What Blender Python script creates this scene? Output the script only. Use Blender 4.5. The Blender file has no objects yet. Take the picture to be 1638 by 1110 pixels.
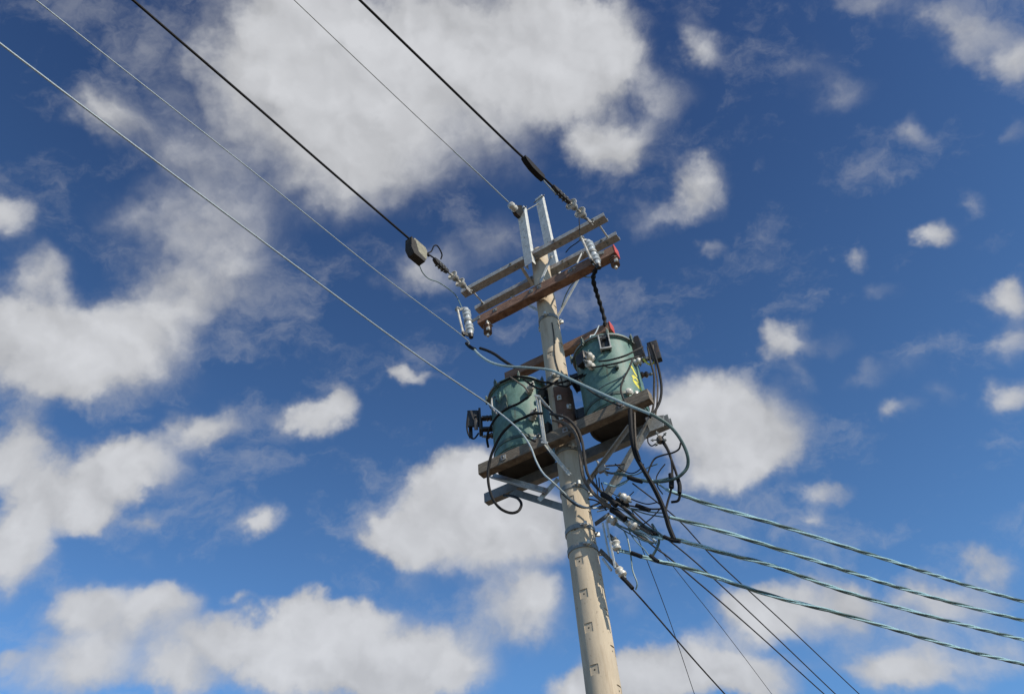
import bpy, bmesh, math, random
from mathutils import Vector, Matrix, noise

random.seed(7)
scene = bpy.context.scene
COL = scene.collection
V = Vector

# ------------------------------------------------------------------ camera
W0, H0, FPX = 1638.0, 1110.0, 1274.0
PITCH = math.radians(45.3)
ROLL = math.radians(5.5)
CAM = V((0, 0, 1.6))
F = V((0, math.cos(PITCH), math.sin(PITCH)))
R0 = V((1, 0, 0))
U0 = V((0, -math.sin(PITCH), math.cos(PITCH)))
RI = R0 * math.cos(ROLL) - U0 * math.sin(ROLL)
UI = R0 * math.sin(ROLL) + U0 * math.cos(ROLL)

cam_d = bpy.data.cameras.new('camera')
cam = bpy.data.objects.new('camera', cam_d)
COL.objects.link(cam)
cam_d.sensor_width = 36.0
cam_d.lens = FPX * 36.0 / W0
cam_d.clip_start = 0.05
cam_d.clip_end = 20000
m = Matrix((RI, UI, -F)).transposed().to_4x4()
m.translation = CAM
cam.matrix_world = m
scene.camera = cam

# pole frame: A runs along the crossarms (to the right, nearer), N faces the camera side
POLE = V((0.446, 6.2, 0.0))
A = V((0.88, -0.475, 0)).normalized()
N = V((-A.y * -1, -A.x, 0)).normalized()
N = V((-0.475, -0.88, 0)).normalized()
UP = V((0, 0, 1))


def ray(px, py):
    x = (px - W0 / 2) / FPX
    y = -(py - H0 / 2) / FPX
    return F + RI * x + UI * y


def PY(px, py, Y):
    r = ray(px, py)
    return CAM + r * (Y / r.y)


def PN(px, py, n):
    r = ray(px, py)
    t = (n - (CAM - POLE).dot(N)) / r.dot(N)
    return CAM + r * t


def PZ(px, py, z):
    r = ray(px, py)
    return CAM + r * ((z - CAM.z) / r.z)


def depth_of(p):
    return (p - CAM).dot(F)


def PD(px, py, d):
    return CAM + ray(px, py) * d


def pole_r(z):
    return 0.105 + (9.45 - z) * 0.0059


def L(a, n, z):
    return POLE + A * a + N * n + UP * z


# ------------------------------------------------------------------ materials
def mat(name, base, rough=0.7, metal=0.0, var=0.25, scale=14.0, stretch=(1, 1, 1), tint=None,
        bump=0.15, spec=0.5, coat=0.0, grain=None):
    mt = bpy.data.materials.new(name)
    mt.use_nodes = True
    nt = mt.node_tree
    b = nt.nodes['Principled BSDF']
    b.inputs['Roughness'].default_value = rough
    b.inputs['Metallic'].default_value = metal
    b.inputs['Specular IOR Level'].default_value = spec
    if coat:
        b.inputs['Coat Weight'].default_value = coat
        b.inputs['Coat Roughness'].default_value = 0.15
    tc = nt.nodes.new('ShaderNodeTexCoord')
    mp = nt.nodes.new('ShaderNodeMapping')
    mp.inputs['Scale'].default_value = stretch
    nt.links.new(tc.outputs['Object'], mp.inputs['Vector'])
    n1 = nt.nodes.new('ShaderNodeTexNoise')
    n1.inputs['Scale'].default_value = scale
    n1.inputs['Detail'].default_value = 6
    n1.inputs['Roughness'].default_value = 0.65
    nt.links.new(mp.outputs[0], n1.inputs['Vector'])
    rp = nt.nodes.new('ShaderNodeValToRGB')
    lo = tuple(c * (1 - var) for c in base)
    hi = tuple(min(1, c * (1 + var)) for c in base)
    if tint:
        lo = tint
    rp.color_ramp.elements[0].position = 0.32
    rp.color_ramp.elements[1].position = 0.66
    rp.color_ramp.elements[0].color = (*lo, 1)
    rp.color_ramp.elements[1].color = (*hi, 1)
    nt.links.new(n1.outputs['Fac'], rp.inputs['Fac'])
    nt.links.new(rp.outputs['Color'], b.inputs['Base Color'])
    mr = nt.nodes.new('ShaderNodeMapRange')
    mr.inputs['To Min'].default_value = max(0.05, rough - 0.12)
    mr.inputs['To Max'].default_value = min(1, rough + 0.12)
    nt.links.new(n1.outputs['Fac'], mr.inputs['Value'])
    nt.links.new(mr.outputs[0], b.inputs['Roughness'])
    if bump:
        bp = nt.nodes.new('ShaderNodeBump')
        bp.inputs['Strength'].default_value = bump
        bp.inputs['Distance'].default_value = 0.01
        nt.links.new(n1.outputs['Fac'], bp.inputs['Height'])
        nt.links.new(bp.outputs[0], b.inputs['Normal'])
    return mt


def rust_mat(name, base, rust, rough, metal, amount, scale=9.0):
    mt = mat(name, base, rough, metal, 0.22, 22.0)
    nt = mt.node_tree
    b = nt.nodes['Principled BSDF']
    rp = [n for n in nt.nodes if n.type == 'VALTORGB'][0]
    tc = [n for n in nt.nodes if n.type == 'TEX_COORD'][0]
    n2 = nt.nodes.new('ShaderNodeTexNoise')
    n2.inputs['Scale'].default_value = scale
    n2.inputs['Detail'].default_value = 8
    n2.inputs['Roughness'].default_value = 0.7
    nt.links.new(tc.outputs['Object'], n2.inputs['Vector'])
    mr = nt.nodes.new('ShaderNodeMapRange')
    mr.inputs['From Min'].default_value = amount
    mr.inputs['From Max'].default_value = amount + 0.14
    nt.links.new(n2.outputs['Fac'], mr.inputs['Value'])
    mx = nt.nodes.new('ShaderNodeMix')
    mx.data_type = 'RGBA'
    nt.links.new(mr.outputs[0], mx.inputs['Factor'])
    nt.links.new(rp.outputs['Color'], mx.inputs['A'])
    mx.inputs['B'].default_value = (*rust, 1)
    nt.links.new(mx.outputs['Result'], b.inputs['Base Color'])
    return mt


M = {}
M['concrete'] = mat('pale_concrete', (0.495, 0.415, 0.305), 0.9, 0, 0.14, 5.0, (1, 1, 0.35), bump=0.28)


def add_stain(mt, colour, amount, width, scale, stretch, strength=0.8):
    nt_ = mt.node_tree
    b_ = nt_.nodes['Principled BSDF']
    src = b_.inputs['Base Color'].links[0].from_socket
    tc_ = [n for n in nt_.nodes if n.type == 'TEX_COORD'][0]
    mp_ = nt_.nodes.new('ShaderNodeMapping')
    mp_.inputs['Scale'].default_value = stretch
    nt_.links.new(tc_.outputs['Object'], mp_.inputs['Vector'])
    n_ = nt_.nodes.new('ShaderNodeTexNoise')
    n_.inputs['Scale'].default_value = scale
    n_.inputs['Detail'].default_value = 7
    n_.inputs['Roughness'].default_value = 0.68
    nt_.links.new(mp_.outputs[0], n_.inputs['Vector'])
    r_ = nt_.nodes.new('ShaderNodeMapRange')
    r_.inputs['From Min'].default_value = amount
    r_.inputs['From Max'].default_value = amount + width
    r_.inputs['To Max'].default_value = strength
    nt_.links.new(n_.outputs['Fac'], r_.inputs['Value'])
    m_ = nt_.nodes.new('ShaderNodeMix')
    m_.data_type = 'RGBA'
    nt_.links.new(r_.outputs[0], m_.inputs['Factor'])
    nt_.links.new(src, m_.inputs['A'])
    m_.inputs['B'].default_value = (*colour, 1)
    nt_.links.new(m_.outputs['Result'], b_.inputs['Base Color'])


add_stain(M['concrete'], (0.25, 0.17, 0.10), 0.53, 0.16, 6.0, (1.6, 1.6, 0.14), 0.55)      # rust and rain streaks
add_stain(M['concrete'], (0.20, 0.16, 0.115), 0.62, 0.06, 26.0, (1, 1, 0.7), 0.6)          # pores and scuffs
M['concrete_light'] = mat('smooth_concrete', (0.50, 0.43, 0.32), 0.9, 0, 0.1, 20, bump=0.1)
M['steel'] = rust_mat('galvanised_steel', (0.35, 0.355, 0.345), (0.17, 0.095, 0.065), 0.6, 0.25, 0.55, 5)
M['bright_steel'] = rust_mat('bright_galvanised_steel', (0.52, 0.53, 0.50), (0.36, 0.34, 0.28), 0.55, 0.2, 0.62, 12)
M['dull_steel'] = rust_mat('dull_steel', (0.23, 0.24, 0.23), (0.13, 0.085, 0.06), 0.6, 0.3, 0.6, 10)
M['dark_metal'] = rust_mat('dark_fittings', (0.035, 0.034, 0.032), (0.09, 0.045, 0.028), 0.5, 0.3, 0.55, 18)
M['wood_red'] = mat('red_brown_timber', (0.25, 0.145, 0.098), 0.88, 0, 0.3, 9, (1.2, 1.2, 9), tint=(0.115, 0.058, 0.038), bump=0.5)
M['shade_stain'] = mat('shade_stain_brown', (0.13, 0.07, 0.045), 0.85, 0, 0.35, 12, bump=0.3)  # pole shade and stain put into one dark brown
M['wood_grey'] = mat('grey_brown_timber', (0.185, 0.155, 0.118), 0.9, 0, 0.3, 9, (1.5, 1.5, 12), tint=(0.095, 0.075, 0.055), bump=0.5)
M['red_paint'] = mat('red_end_paint', (0.44, 0.06, 0.05), 0.75, 0, 0.25, 30)
M['green'] = rust_mat('green_tank_paint', (0.112, 0.205, 0.178), (0.078, 0.145, 0.126), 0.55, 0.0, 0.54, 5)
M['green'].node_tree.nodes['Principled BSDF'].inputs['Specular IOR Level'].default_value = 0.35
add_stain(M['green'], (0.10, 0.085, 0.06), 0.56, 0.12, 9.0, (1.5, 1.5, 0.18), 0.5)
add_stain(M['green'], (0.30, 0.34, 0.31), 0.60, 0.05, 16.0, (1, 1, 1), 0.35)
M['green_dark'] = mat('dark_green_paint', (0.055, 0.085, 0.07), 0.5, 0, 0.3, 20)
M['base_dark'] = mat('shaded_tank_base', (0.05, 0.045, 0.038), 0.85, 0, 0.35, 8)  # near-black carries the shade of the base recess and underside
M['porcelain'] = mat('glazed_porcelain', (0.56, 0.54, 0.48), 0.25, 0, 0.10, 12, bump=0.02, coat=0.3)
add_stain(M['porcelain'], (0.24, 0.19, 0.13), 0.52, 0.1, 9.0, (1, 1, 1), 0.6)
M['porcelain_blue'] = mat('pale_grey_porcelain', (0.42, 0.46, 0.48), 0.2, 0, 0.10, 12, bump=0.02, coat=0.4)
M['brown_glaze'] = mat('brown_glaze', (0.12, 0.07, 0.045), 0.25, 0, 0.2, 12, bump=0.02, coat=0.4)
M['rubber'] = mat('black_insulation', (0.014, 0.014, 0.015), 0.7, 0, 0.3, 40, bump=0.1, spec=0.2)
M['rubber_grey'] = mat('faded_black_insulation', (0.045, 0.043, 0.041), 0.75, 0, 0.35, 30, bump=0.1, spec=0.2)
M['rubber_brown'] = mat('sun_faded_insulation', (0.12, 0.10, 0.08), 0.75, 0, 0.4, 30, bump=0.1, spec=0.25)
M['teal_wire'] = mat('teal_insulation', (0.13, 0.20, 0.20), 0.45, 0, 0.2, 25, bump=0.05)
M['aluminium'] = mat('weathered_aluminium', (0.34, 0.40, 0.425), 0.55, 0.25, 0.12, 40, bump=0.03)
M['neutral'] = mat('dull_teal_sheath', (0.27, 0.36, 0.37), 0.5, 0.1, 0.15, 25, bump=0.05)
M['service_light'] = mat('pale_teal_conductor', (0.29, 0.46, 0.505), 0.4, 0, 0.2, 30, bump=0.05)
M['service_dark'] = mat('dark_green_conductor', (0.07, 0.12, 0.118), 0.5, 0, 0.3, 30, bump=0.05)
M['yellow'] = mat('yellow_paint', (0.66, 0.60, 0.06), 0.6, 0, 0.2, 25)
M['box_beige'] = mat('beige_plastic', (0.22, 0.21, 0.155), 0.6, 0, 0.25, 25)
M['hole'] = mat('deep_hole', (0.05, 0.042, 0.032), 0.95, 0, 0.2, 20)
M['ground'] = mat('dusty_ground', (0.125, 0.090, 0.058), 0.95, 0, 0.3, 0.6, bump=0.3)


# ------------------------------------------------------------------ mesh builder
class MB:
    def __init__(s):
        s.v = []
        s.f = []

    def add(s, vs, fs):
        k = len(s.v)
        s.v += [V(p) for p in vs]
        s.f += [tuple(i + k for i in f) for f in fs]
        return s

    def box(s, c, ex, ey, ez, bev=0.0):
        """box with half-extent vectors"""
        if bev <= 0:
            vs = [c + ex * i + ey * j + ez * k for i in (-1, 1) for j in (-1, 1) for k in (-1, 1)]
            fs = [(0, 1, 3, 2), (4, 6, 7, 5), (0, 4, 5, 1), (2, 3, 7, 6), (0, 2, 6, 4), (1, 5, 7, 3)]
            return s.add(vs, fs)
        bm = bmesh.new()
        bmesh.ops.create_cube(bm, size=2)
        lx, ly, lz = ex.length, ey.length, ez.length
        for v in bm.verts:
            v.co = V((v.co.x * lx, v.co.y * ly, v.co.z * lz))
        bmesh.ops.bevel(bm, geom=list(bm.edges), offset=min(bev, 0.8 * min(lx, ly, lz)), segments=2, affect='EDGES', profile=0.5)
        ux, uy, uz = ex.normalized(), ey.normalized(), ez.normalized()
        bm.verts.index_update()
        vs = [c + ux * v.co.x + uy * v.co.y + uz * v.co.z for v in bm.verts]
        fs = [tuple(v.index for v in f.verts) for f in bm.faces]
        bm.free()
        return s.add(vs, fs)

    def bar(s, p, q, w, h, side=None, bev=0.0):
        """rectangular bar from p to q; w across 'side', h the other way"""
        d = (q - p)
        u = d.normalized()
        side = side or UP
        sd = (side - u * side.dot(u)).normalized()
        t = u.cross(sd).normalized()
        return s.box((p + q) / 2, d / 2, sd * (w / 2), t * (h / 2), bev)

    def cyl(s, p, q, r0, r1=None, seg=16, cap=True):
        r1 = r0 if r1 is None else r1
        return s.tube([p, q], [r0, r1], seg, cap)

    def tube(s, pts, r, seg=10, cap=True):
        n = len(pts)
        rs = r if isinstance(r, (list, tuple)) else [r] * n
        t = [(pts[min(i + 1, n - 1)] - pts[max(i - 1, 0)]).normalized() for i in range(n)]
        ref = UP if abs(t[0].z) < 0.9 else V((1, 0, 0))
        x = (ref - t[0] * ref.dot(t[0])).normalized()
        vs = []
        for i in range(n):
            x = (x - t[i] * x.dot(t[i])).normalized()
            y = t[i].cross(x)
            for k in range(seg):
                a = 2 * math.pi * k / seg
                vs.append(pts[i] + (x * math.cos(a) + y * math.sin(a)) * rs[i])
        fs = []
        for i in range(n - 1):
            for k in range(seg):
                k2 = (k + 1) % seg
                fs.append((i * seg + k, i * seg + k2, (i + 1) * seg + k2, (i + 1) * seg + k))
        if cap:
            fs.append(tuple(reversed(range(seg))))
            fs.append(tuple((n - 1) * seg + k for k in range(seg)))
        return s.add(vs, fs)

    def lathe(s, base, axis, prof, seg=24):
        """prof: list of (radius, distance along the axis)"""
        u = axis.normalized()
        ref = UP if abs(u.z) < 0.9 else V((1, 0, 0))
        x = (ref - u * ref.dot(u)).normalized()
        y = u.cross(x)
        vs, fs = [], []
        for r, h in prof:
            for k in range(seg):
                a = 2 * math.pi * k / seg
                vs.append(base + u * h + (x * math.cos(a) + y * math.sin(a)) * max(r, 1e-4))
        for i in range(len(prof) - 1):
            for k in range(seg):
                k2 = (k + 1) % seg
                fs.append((i * seg + k, i * seg + k2, (i + 1) * seg + k2, (i + 1) * seg + k))
        fs.append(tuple(reversed(range(seg))))
        fs.append(tuple((len(prof) - 1) * seg + k for k in range(seg)))
        return s.add(vs, fs)

    def prism(s, poly, thick):
        """poly: 3-D outline; thick: extrusion vector (centred)"""
        n = len(poly)
        vs = [p - thick / 2 for p in poly] + [p + thick / 2 for p in poly]
        fs = [tuple(reversed(range(n))), tuple(range(n, 2 * n))]
        for i in range(n):
            j = (i + 1) % n
            fs.append((i, j, n + j, n + i))
        return s.add(vs, fs)

    def mesh(s, name, origin):
        me = bpy.data.meshes.new(name)
        me.from_pydata([tuple(p - origin) for p in s.v], [], s.f)
        bm = bmesh.new()
        bm.from_mesh(me)
        bmesh.ops.recalc_face_normals(bm, faces=bm.faces)
        bm.to_mesh(me)
        bm.free()
        return me


def wloc(o):
    p = V((0, 0, 0))
    while o:
        p = p + o.location
        o = o.parent
    return p


def finish(me, material):
    me.materials.append(material)
    for p in me.polygons:
        p.use_smooth = True
    me.set_sharp_from_angle(angle=math.radians(38))


def part(name, mb, material, parent, label=None):
    o = bpy.data.objects.new(name, mb.mesh(name, wloc(parent)))
    finish(o.data, material)
    COL.objects.link(o)
    o.parent = parent
    if label:
        o['label'] = label
    return o


def tag(o, label, cat, group=None):
    o['label'] = label
    o['category'] = cat
    if group:
        o['group'] = group
    return o


def thing(name, label, cat, loc, group=None):
    o = bpy.data.objects.new(name, None)
    o.empty_display_size = 0.1
    o.location = loc
    COL.objects.link(o)
    return tag(o, label, cat, group)


def solo(name, mb, material, label, cat, group=None):
    org = V((0, 0, 0))
    for p in mb.v:
        org += p
    org /= len(mb.v)
    org.z = min(p.z for p in mb.v)
    o = bpy.data.objects.new(name, mb.mesh(name, org))
    o.location = org
    finish(o.data, material)
    COL.objects.link(o)
    return tag(o, label, cat, group)


def smooth(pts, sub=8):
    if len(pts) < 3:
        return pts
    out = []
    P = [pts[0] * 2 - pts[1]] + list(pts) + [pts[-1] * 2 - pts[-2]]
    for i in range(1, len(P) - 2):
        p0, p1, p2, p3 = P[i - 1], P[i], P[i + 1], P[i + 2]
        for k in range(sub):
            t = k / sub
            out.append(0.5 * ((2 * p1) + (p2 - p0) * t + (2 * p0 - 5 * p1 + 4 * p2 - p3) * t * t + (3 * p1 - p0 - 3 * p2 + p3) * t ** 3))
    out.append(pts[-1])
    return out


def cable_pts(spec, n0=0.2):
    """spec: (px, py) or (px, py, n) -> points on the vertical plane n metres in front of the pole axis"""
    out = []
    last = n0
    for s_ in spec:
        if len(s_) > 2:
            last = s_[2]
        out.append(PN(s_[0], s_[1], last))
    return out


# ------------------------------------------------------------------ ground
gm = MB()
S = 6000.0
gm.add([(-S, -S, 0), (S, -S, 0), (S, S, 0), (-S, S, 0)], [(0, 1, 2, 3)])
g = bpy.data.objects.new('ground', gm.mesh('ground', V((0, 0, 0))))
g.data.materials.append(M['ground'])
COL.objects.link(g)
g['kind'] = 'structure'

# ------------------------------------------------------------------ utility pole
pole = thing('utility_pole', 'tall tapered beige concrete pole with square climbing recesses that carries both transformers', 'utility pole', POLE)
ZT = 9.47
prof = []
seg = 64
zs = [i * 0.12 for i in range(int(ZT / 0.12) + 1)] + [ZT]
vs, fs = [], []
for z in zs:
    for k in range(seg):
        a = 2 * math.pi * k / seg
        d = V((math.cos(a), math.sin(a), 0))
        rr = pole_r(z) + 0.0022 * noise.noise(V((d.x * 2.2, d.y * 2.2, z * 1.7))) + 0.0012 * noise.noise(V((d.x * 7, d.y * 7, z * 6)))
        vs.append(POLE + d * rr + UP * z)
for i in range(len(zs) - 1):
    for k in range(seg):
        k2 = (k + 1) % seg
        fs.append((i * seg + k, i * seg + k2, (i + 1) * seg + k2, (i + 1) * seg + k))
fs.append(tuple(reversed(range(seg))))
fs.append(tuple((len(zs) - 1) * seg + k for k in range(seg)))
pm = MB()
pm.add(vs, fs)
shaft = part('shaft', pm, M['concrete'], pole)
# recess cutters (joined in a throw-away mesh)
view = -(V((POLE.x, POLE.y, 0)).normalized())      # from the pole to the camera, level
rightv = V((-view.y, view.x, 0))


def facing(deg):
    """direction on the pole: 0 = to the camera, + = to the right"""
    a = math.radians(deg)
    return (view * math.cos(a) + rightv * math.sin(a)).normalized()


def pole_z(py, px):
    return PN(px, py, 0.12).z


recess = []
for px, py in ((926, 898), (934, 950), (941, 1004.5), (951, 1071.5)):
    recess.append((facing(-20), pole_z(py, px)))
zz = [r_[1] for r_ in recess]
stp = (zz[0] - zz[-1]) / 3
for k in range(1, 9):
    recess.append((facing(-20), zz[0] + stp * k))
    recess.append((facing(-20), zz[-1] - stp * k))
for k in range(-8, 12):
    recess.append((facing(66), zz[0] - stp * 0.5 + stp * k))
    recess.append((facing(160), zz[0] - stp * 0.3 + stp * k))
cut = MB()
for d, z in recess:
    if z < 0.4 or z > 9.2:
        continue
    t = UP.cross(d)
    r_ = pole_r(z)
    c = POLE + UP * z + d * (r_ + 0.045 - 0.0082)
    cut.box(c, t * 0.036, d * 0.045, UP * 0.040)
cm = cut.mesh('cutter', V((0, 0, 0)))
co = bpy.data.objects.new('cutter', cm)
COL.objects.link(co)
md = shaft.modifiers.new('cut', 'BOOLEAN')
md.operation = 'DIFFERENCE'
md.solver = 'EXACT'
md.object = co
bpy.context.view_layer.update()
dg = bpy.context.evaluated_depsgraph_get()
newm = bpy.data.meshes.new_from_object(shaft.evaluated_get(dg))
shaft.modifiers.clear()
shaft.data = newm
newm.name = 'shaft'
newm.materials.clear()
finish(newm, M['concrete'])
bpy.data.objects.remove(co)
# step sockets: the small bolt hole in each recess
for d, z in recess:
    if z < 3.0 or z > 9.2:
        continue
    r_ = pole_r(z)
    c = POLE + UP * z
    sk = MB()
    sk.lathe(c + d * (r_ - 0.03), d, [(0.0075, 0), (0.0075, 0.0225)], 10)
    part('step_socket', sk, M['hole'], pole)


def pole_band(z, h=0.05, bolts=(-90, 0, 90), m_='dull_steel'):
    b = MB()
    r_ = pole_r(z)
    b.lathe(POLE + UP * (z - h / 2), UP, [(r_ - .01, 0), (r_ + 0.008, 0), (r_ + 0.008, h), (r_ - .01, h)], 40)
    o = part('pole_band', b, M[m_], pole)
    for a in bolts:
        d = facing(a)
        k = MB()
        k.box(POLE + UP * z + d * (r_ + 0.022), UP.cross(d) * 0.012, d * 0.03, UP * (h * 0.42), 0.003)
        k.cyl(POLE + UP * z + d * (r_ + 0.02) - UP.cross(d) * 0.04, POLE + UP * z + d * (r_ + 0.02) + UP.cross(d) * 0.04, 0.008, seg=8)
        part('band_bolt', k, M['bright_steel'], o)
    return o


for px, py, h in ((880, 500, .05), (893, 598, .05), (913, 712, .06), (917, 775, .05), (932, 838, .045), (938, 868, .045)):
    pole_band(PN(px, py, 0.12).z, h, (20, -150, 110) if py > 700 else (-12, 100, -130))
# added shell round the shaft front, its dark colour holding shade and stain
shl = MB()
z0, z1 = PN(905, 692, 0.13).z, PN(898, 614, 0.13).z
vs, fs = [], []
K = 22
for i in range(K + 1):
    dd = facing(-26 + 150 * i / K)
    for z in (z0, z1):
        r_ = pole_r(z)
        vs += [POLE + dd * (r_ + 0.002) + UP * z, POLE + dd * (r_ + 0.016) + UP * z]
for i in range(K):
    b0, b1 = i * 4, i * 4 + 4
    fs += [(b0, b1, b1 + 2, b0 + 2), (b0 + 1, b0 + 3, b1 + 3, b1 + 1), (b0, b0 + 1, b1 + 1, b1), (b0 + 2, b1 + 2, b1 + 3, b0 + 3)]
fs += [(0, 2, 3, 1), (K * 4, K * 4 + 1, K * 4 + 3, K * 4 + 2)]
shl.add(vs, fs)
so_ = part('shade_stain_shell', shl, M['shade_stain'], pole, 'dark red-brown shell for the shade and stain on the pole')
for px, py, an in ((901, 634, -4), (908, 664, -8), (921, 640, 30)):
    z = PN(px, py, 0.13).z
    dd = facing(an)
    k = MB()
    k.box(POLE + dd * (pole_r(z) + .024) + UP * z, UP.cross(dd) * .022, dd * .008, UP * .028, .004)
    k.cyl(POLE + dd * (pole_r(z) + .024) + UP * z, POLE + dd * (pole_r(z) + .06) + UP * z, .011, seg=6)
    part('shell_bolt', k, M['bright_steel'], so_)
# earth wire stapled down the shaft
ew = MB()
ewp = []
zk = PN(884, 512, 0.12).z
while zk > 3.2:
    ang = 18 + 10 * math.sin(zk * 3.1) + 4 * math.sin(zk * 9)
    ewp.append(POLE + facing(ang + (8 if zk < 6 else 0)) * (pole_r(zk) + 0.007) + UP * zk)
    zk -= 0.08
    if zk < 6.75:
        break
ew.tube(smooth(ewp, 3), 0.006, 8)
part('earth_wire', ew, M['rubber_grey'], pole)

# ------------------------------------------------------------------ crossarms (steel channels)
ZA = 7.62 + 1.6


def channel(mb, p, q, w, h, t, side, upv):
    """U channel, web down: w = width along side, h = flange height along upv"""
    u = (q - p)
    c = (p + q) / 2
    mb.box(c + upv * (t / 2), u / 2, side * (w / 2), upv * (t / 2))
    for s_ in (-1, 1):
        mb.box(c + side * (s_ * (w / 2 - t / 2)) + upv * (t + (h - t) / 2), u / 2, side * (t / 2), upv * ((h - t) / 2))
    return mb


def crossarm(n, a0, a1, label, holes):
    p, q = L(a0, n, ZA), L(a1, n, ZA)
    t = thing('crossarm', label, 'crossarm', (p + q) / 2, 'steel crossarms at the top of the pole')
    b = MB()
    channel(b, p, q, 0.105, 0.062, 0.007, N, UP)
    part('channel', b, M['steel'], t)
    for a in holes:
        k = MB()
        c = L(a, n, ZA + 0.03)
        k.cyl(c + N * 0.04, c + N * 0.072, 0.011, seg=6)
        k.cyl(c + N * 0.0528, c + N * 0.058, 0.019, seg=12)
        part('bolt', k, M['dull_steel'], t)
        k = MB()
        c = L(a + 0.05, n, ZA)
        k.cyl(c - UP * 0.022, c + UP * 0.002, 0.012, seg=6)
        part('bolt', k, M['dull_steel'], t)
    return t


def aof(p):
    return (p - POLE).dot(A)


fa0, fa1 = aof(PN(741, 477, 0.165)), aof(PN(971, 354, 0.165))
crossarm(0.165, fa0, fa1, 'front grey steel crossarm on the camera side of the pole top, holding both strain insulators', (fa0 + .12, -0.30, 0.0, 0.32, fa1 - .15))
ba0, ba1 = aof(PN(763, 500, -0.165)), aof(PN(990, 382, -0.165))
crossarm(-0.165, ba0, ba1, 'rear grey steel crossarm seen behind the pole top, just above the red-brown timber', (ba0 + .12, -0.2, 0.25, ba1 - .2))


def rod(name, p, q, r, material, label, cat, group=None, nuts=True):
    b = MB()
    b.cyl(p, q, r, seg=10)
    if nuts:
        d = (q - p).normalized()
        for e, s_ in ((p, 1), (q, -1)):
            b.cyl(e + d * (0.012 * s_), e + d * (0.026 * s_), r * 2.0, seg=6)
    return solo(name, b, material, label, cat, group)


rod('tie_rod', L(fa0 + .12, 0.2, ZA + 0.03), L(fa0 + .12, -0.23, ZA + 0.03), 0.011, M['bright_steel'],
    'thin bright tie rod joining the left ends of the two steel crossarms', 'tie rod', 'tie rods between the steel crossarms')
rod('tie_rod', L(fa1 - .12, 0.2, ZA + 0.03), L(fa1 - .12, -0.23, ZA + 0.03), 0.011, M['bright_steel'],
    'thin bright tie rod joining the right ends of the two steel crossarms', 'tie rod', 'tie rods between the steel crossarms')
b = MB()
b.bar(L(-0.2, 0.12, ZA - 0.004), L(-0.24, -0.21, ZA - 0.004), 0.04, 0.006, A)
solo('spacer_strap', b, M['bright_steel'], 'flat bright steel strap between the two crossarms just left of the pole', 'strap')

# ridge channels standing up from the arms
def ridge(n_foot, foot, top, label):
    p = PN(*foot, n_foot)
    q = PN(*top, n_foot)
    p = V((p.x, p.y, ZA - 0.16))
    b = MB()
    u = (q - p).normalized()
    ca, sa = math.cos(math.radians(8)), math.sin(math.radians(8))
    sd = A * ca + N * sa
    sd = (sd - u * sd.dot(u)).normalized()
    ft = u.cross(sd).normalized()
    if ft.dot(N) < 0:
        ft = -ft
    t = thing('ridge_channel', label, 'steel channel', p, 'upright white channels at the pole top')
    channel(b, p, q, 0.115, 0.065, 0.006, sd, -ft)
    part('channel', b, M['bright_steel'], t)
    ln = (q - p).length
    for f_ in (0.30, 0.45, 0.6, 0.75, 0.9):
        k = MB()
        c = p + u * (ln * f_)
        k.cyl(c + ft * 0.001, c + ft * 0.0035, 0.006, seg=10)
        part('bolt_hole', k, M['hole'], t)
    c = p + u * (ln - 0.06)
    k = MB()
    k.cyl(c - sd * 0.09, c + sd * 0.1, 0.008, seg=8)
    k.cyl(c + sd * 0.052, c + sd * 0.066, 0.016, seg=6)
    part('bolt', k, M['dull_steel'], t)
    return p, q, u


rp1 = ridge(0.23, (846, 425), (832, 333), 'left and shorter upright white steel channel, with a wire clamp at its tip')
rp2 = ridge(-0.235, (886, 428), (861, 315), 'right and taller upright white steel channel rising behind the front crossarm')
rod('connecting_rod', PN(836, 340, 0.2), PN(861, 326, -0.2), 0.007, M['dull_steel'],
    'thin dark rod linking the tips of the two upright white channels', 'rod')

# upper timber beam
def beam(name, n, zc, a0, a1, w, h, material, label, cat, red_right=False, group=None):
    p, q = L(a0, n, zc), L(a1, n, zc)
    t = thing(name, label, cat, (p + q) / 2, group)
    b = MB()
    nseg = 14
    pts = []
    # slightly checked and crooked timber
    vs, fs = [], []
    for i in range(nseg + 1):
        f_ = i / nseg
        c = p.lerp(q, f_)
        for (sx, sz) in ((-1, -1), (-.92, -1), (.92, -1), (1, -1), (1, -.9), (1, .9), (1, 1), (-1, 1), (-1, .9), (-1, -.9)):
            cham = 0.94 if abs(sx) == 1 and abs(sz) == 1 else 1.0
            jx = 0.004 * noise.noise(V((f_ * 7, sx, sz + n)))
            jz = 0.004 * noise.noise(V((f_ * 7 + 9, sx, sz)))
            vs.append(c + N * (sx * w / 2 * cham + jx) + UP * (sz * h / 2 * cham + jz))
    k_ = 10
    for i in range(nseg):
        for k in range(k_):
            k2 = (k + 1) % k_
            fs.append((i * k_ + k, i * k_ + k2, (i + 1) * k_ + k2, (i + 1) * k_ + k))
    fs.append(tuple(reversed(range(k_))))
    fs.append(tuple(nseg * k_ + k for k in range(k_)))
    b.add(vs, fs)
    part('timber', b, material, t)
    if red_right:
        e = MB()
        e.box(q + A * 0.006, A * 0.006, N * (w / 2 + 0.003), UP * (h / 2 + 0.003), 0.003)
        part('painted_end', e, M['red_paint'], t, 'red painted beam end')
    return t, p, q


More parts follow.
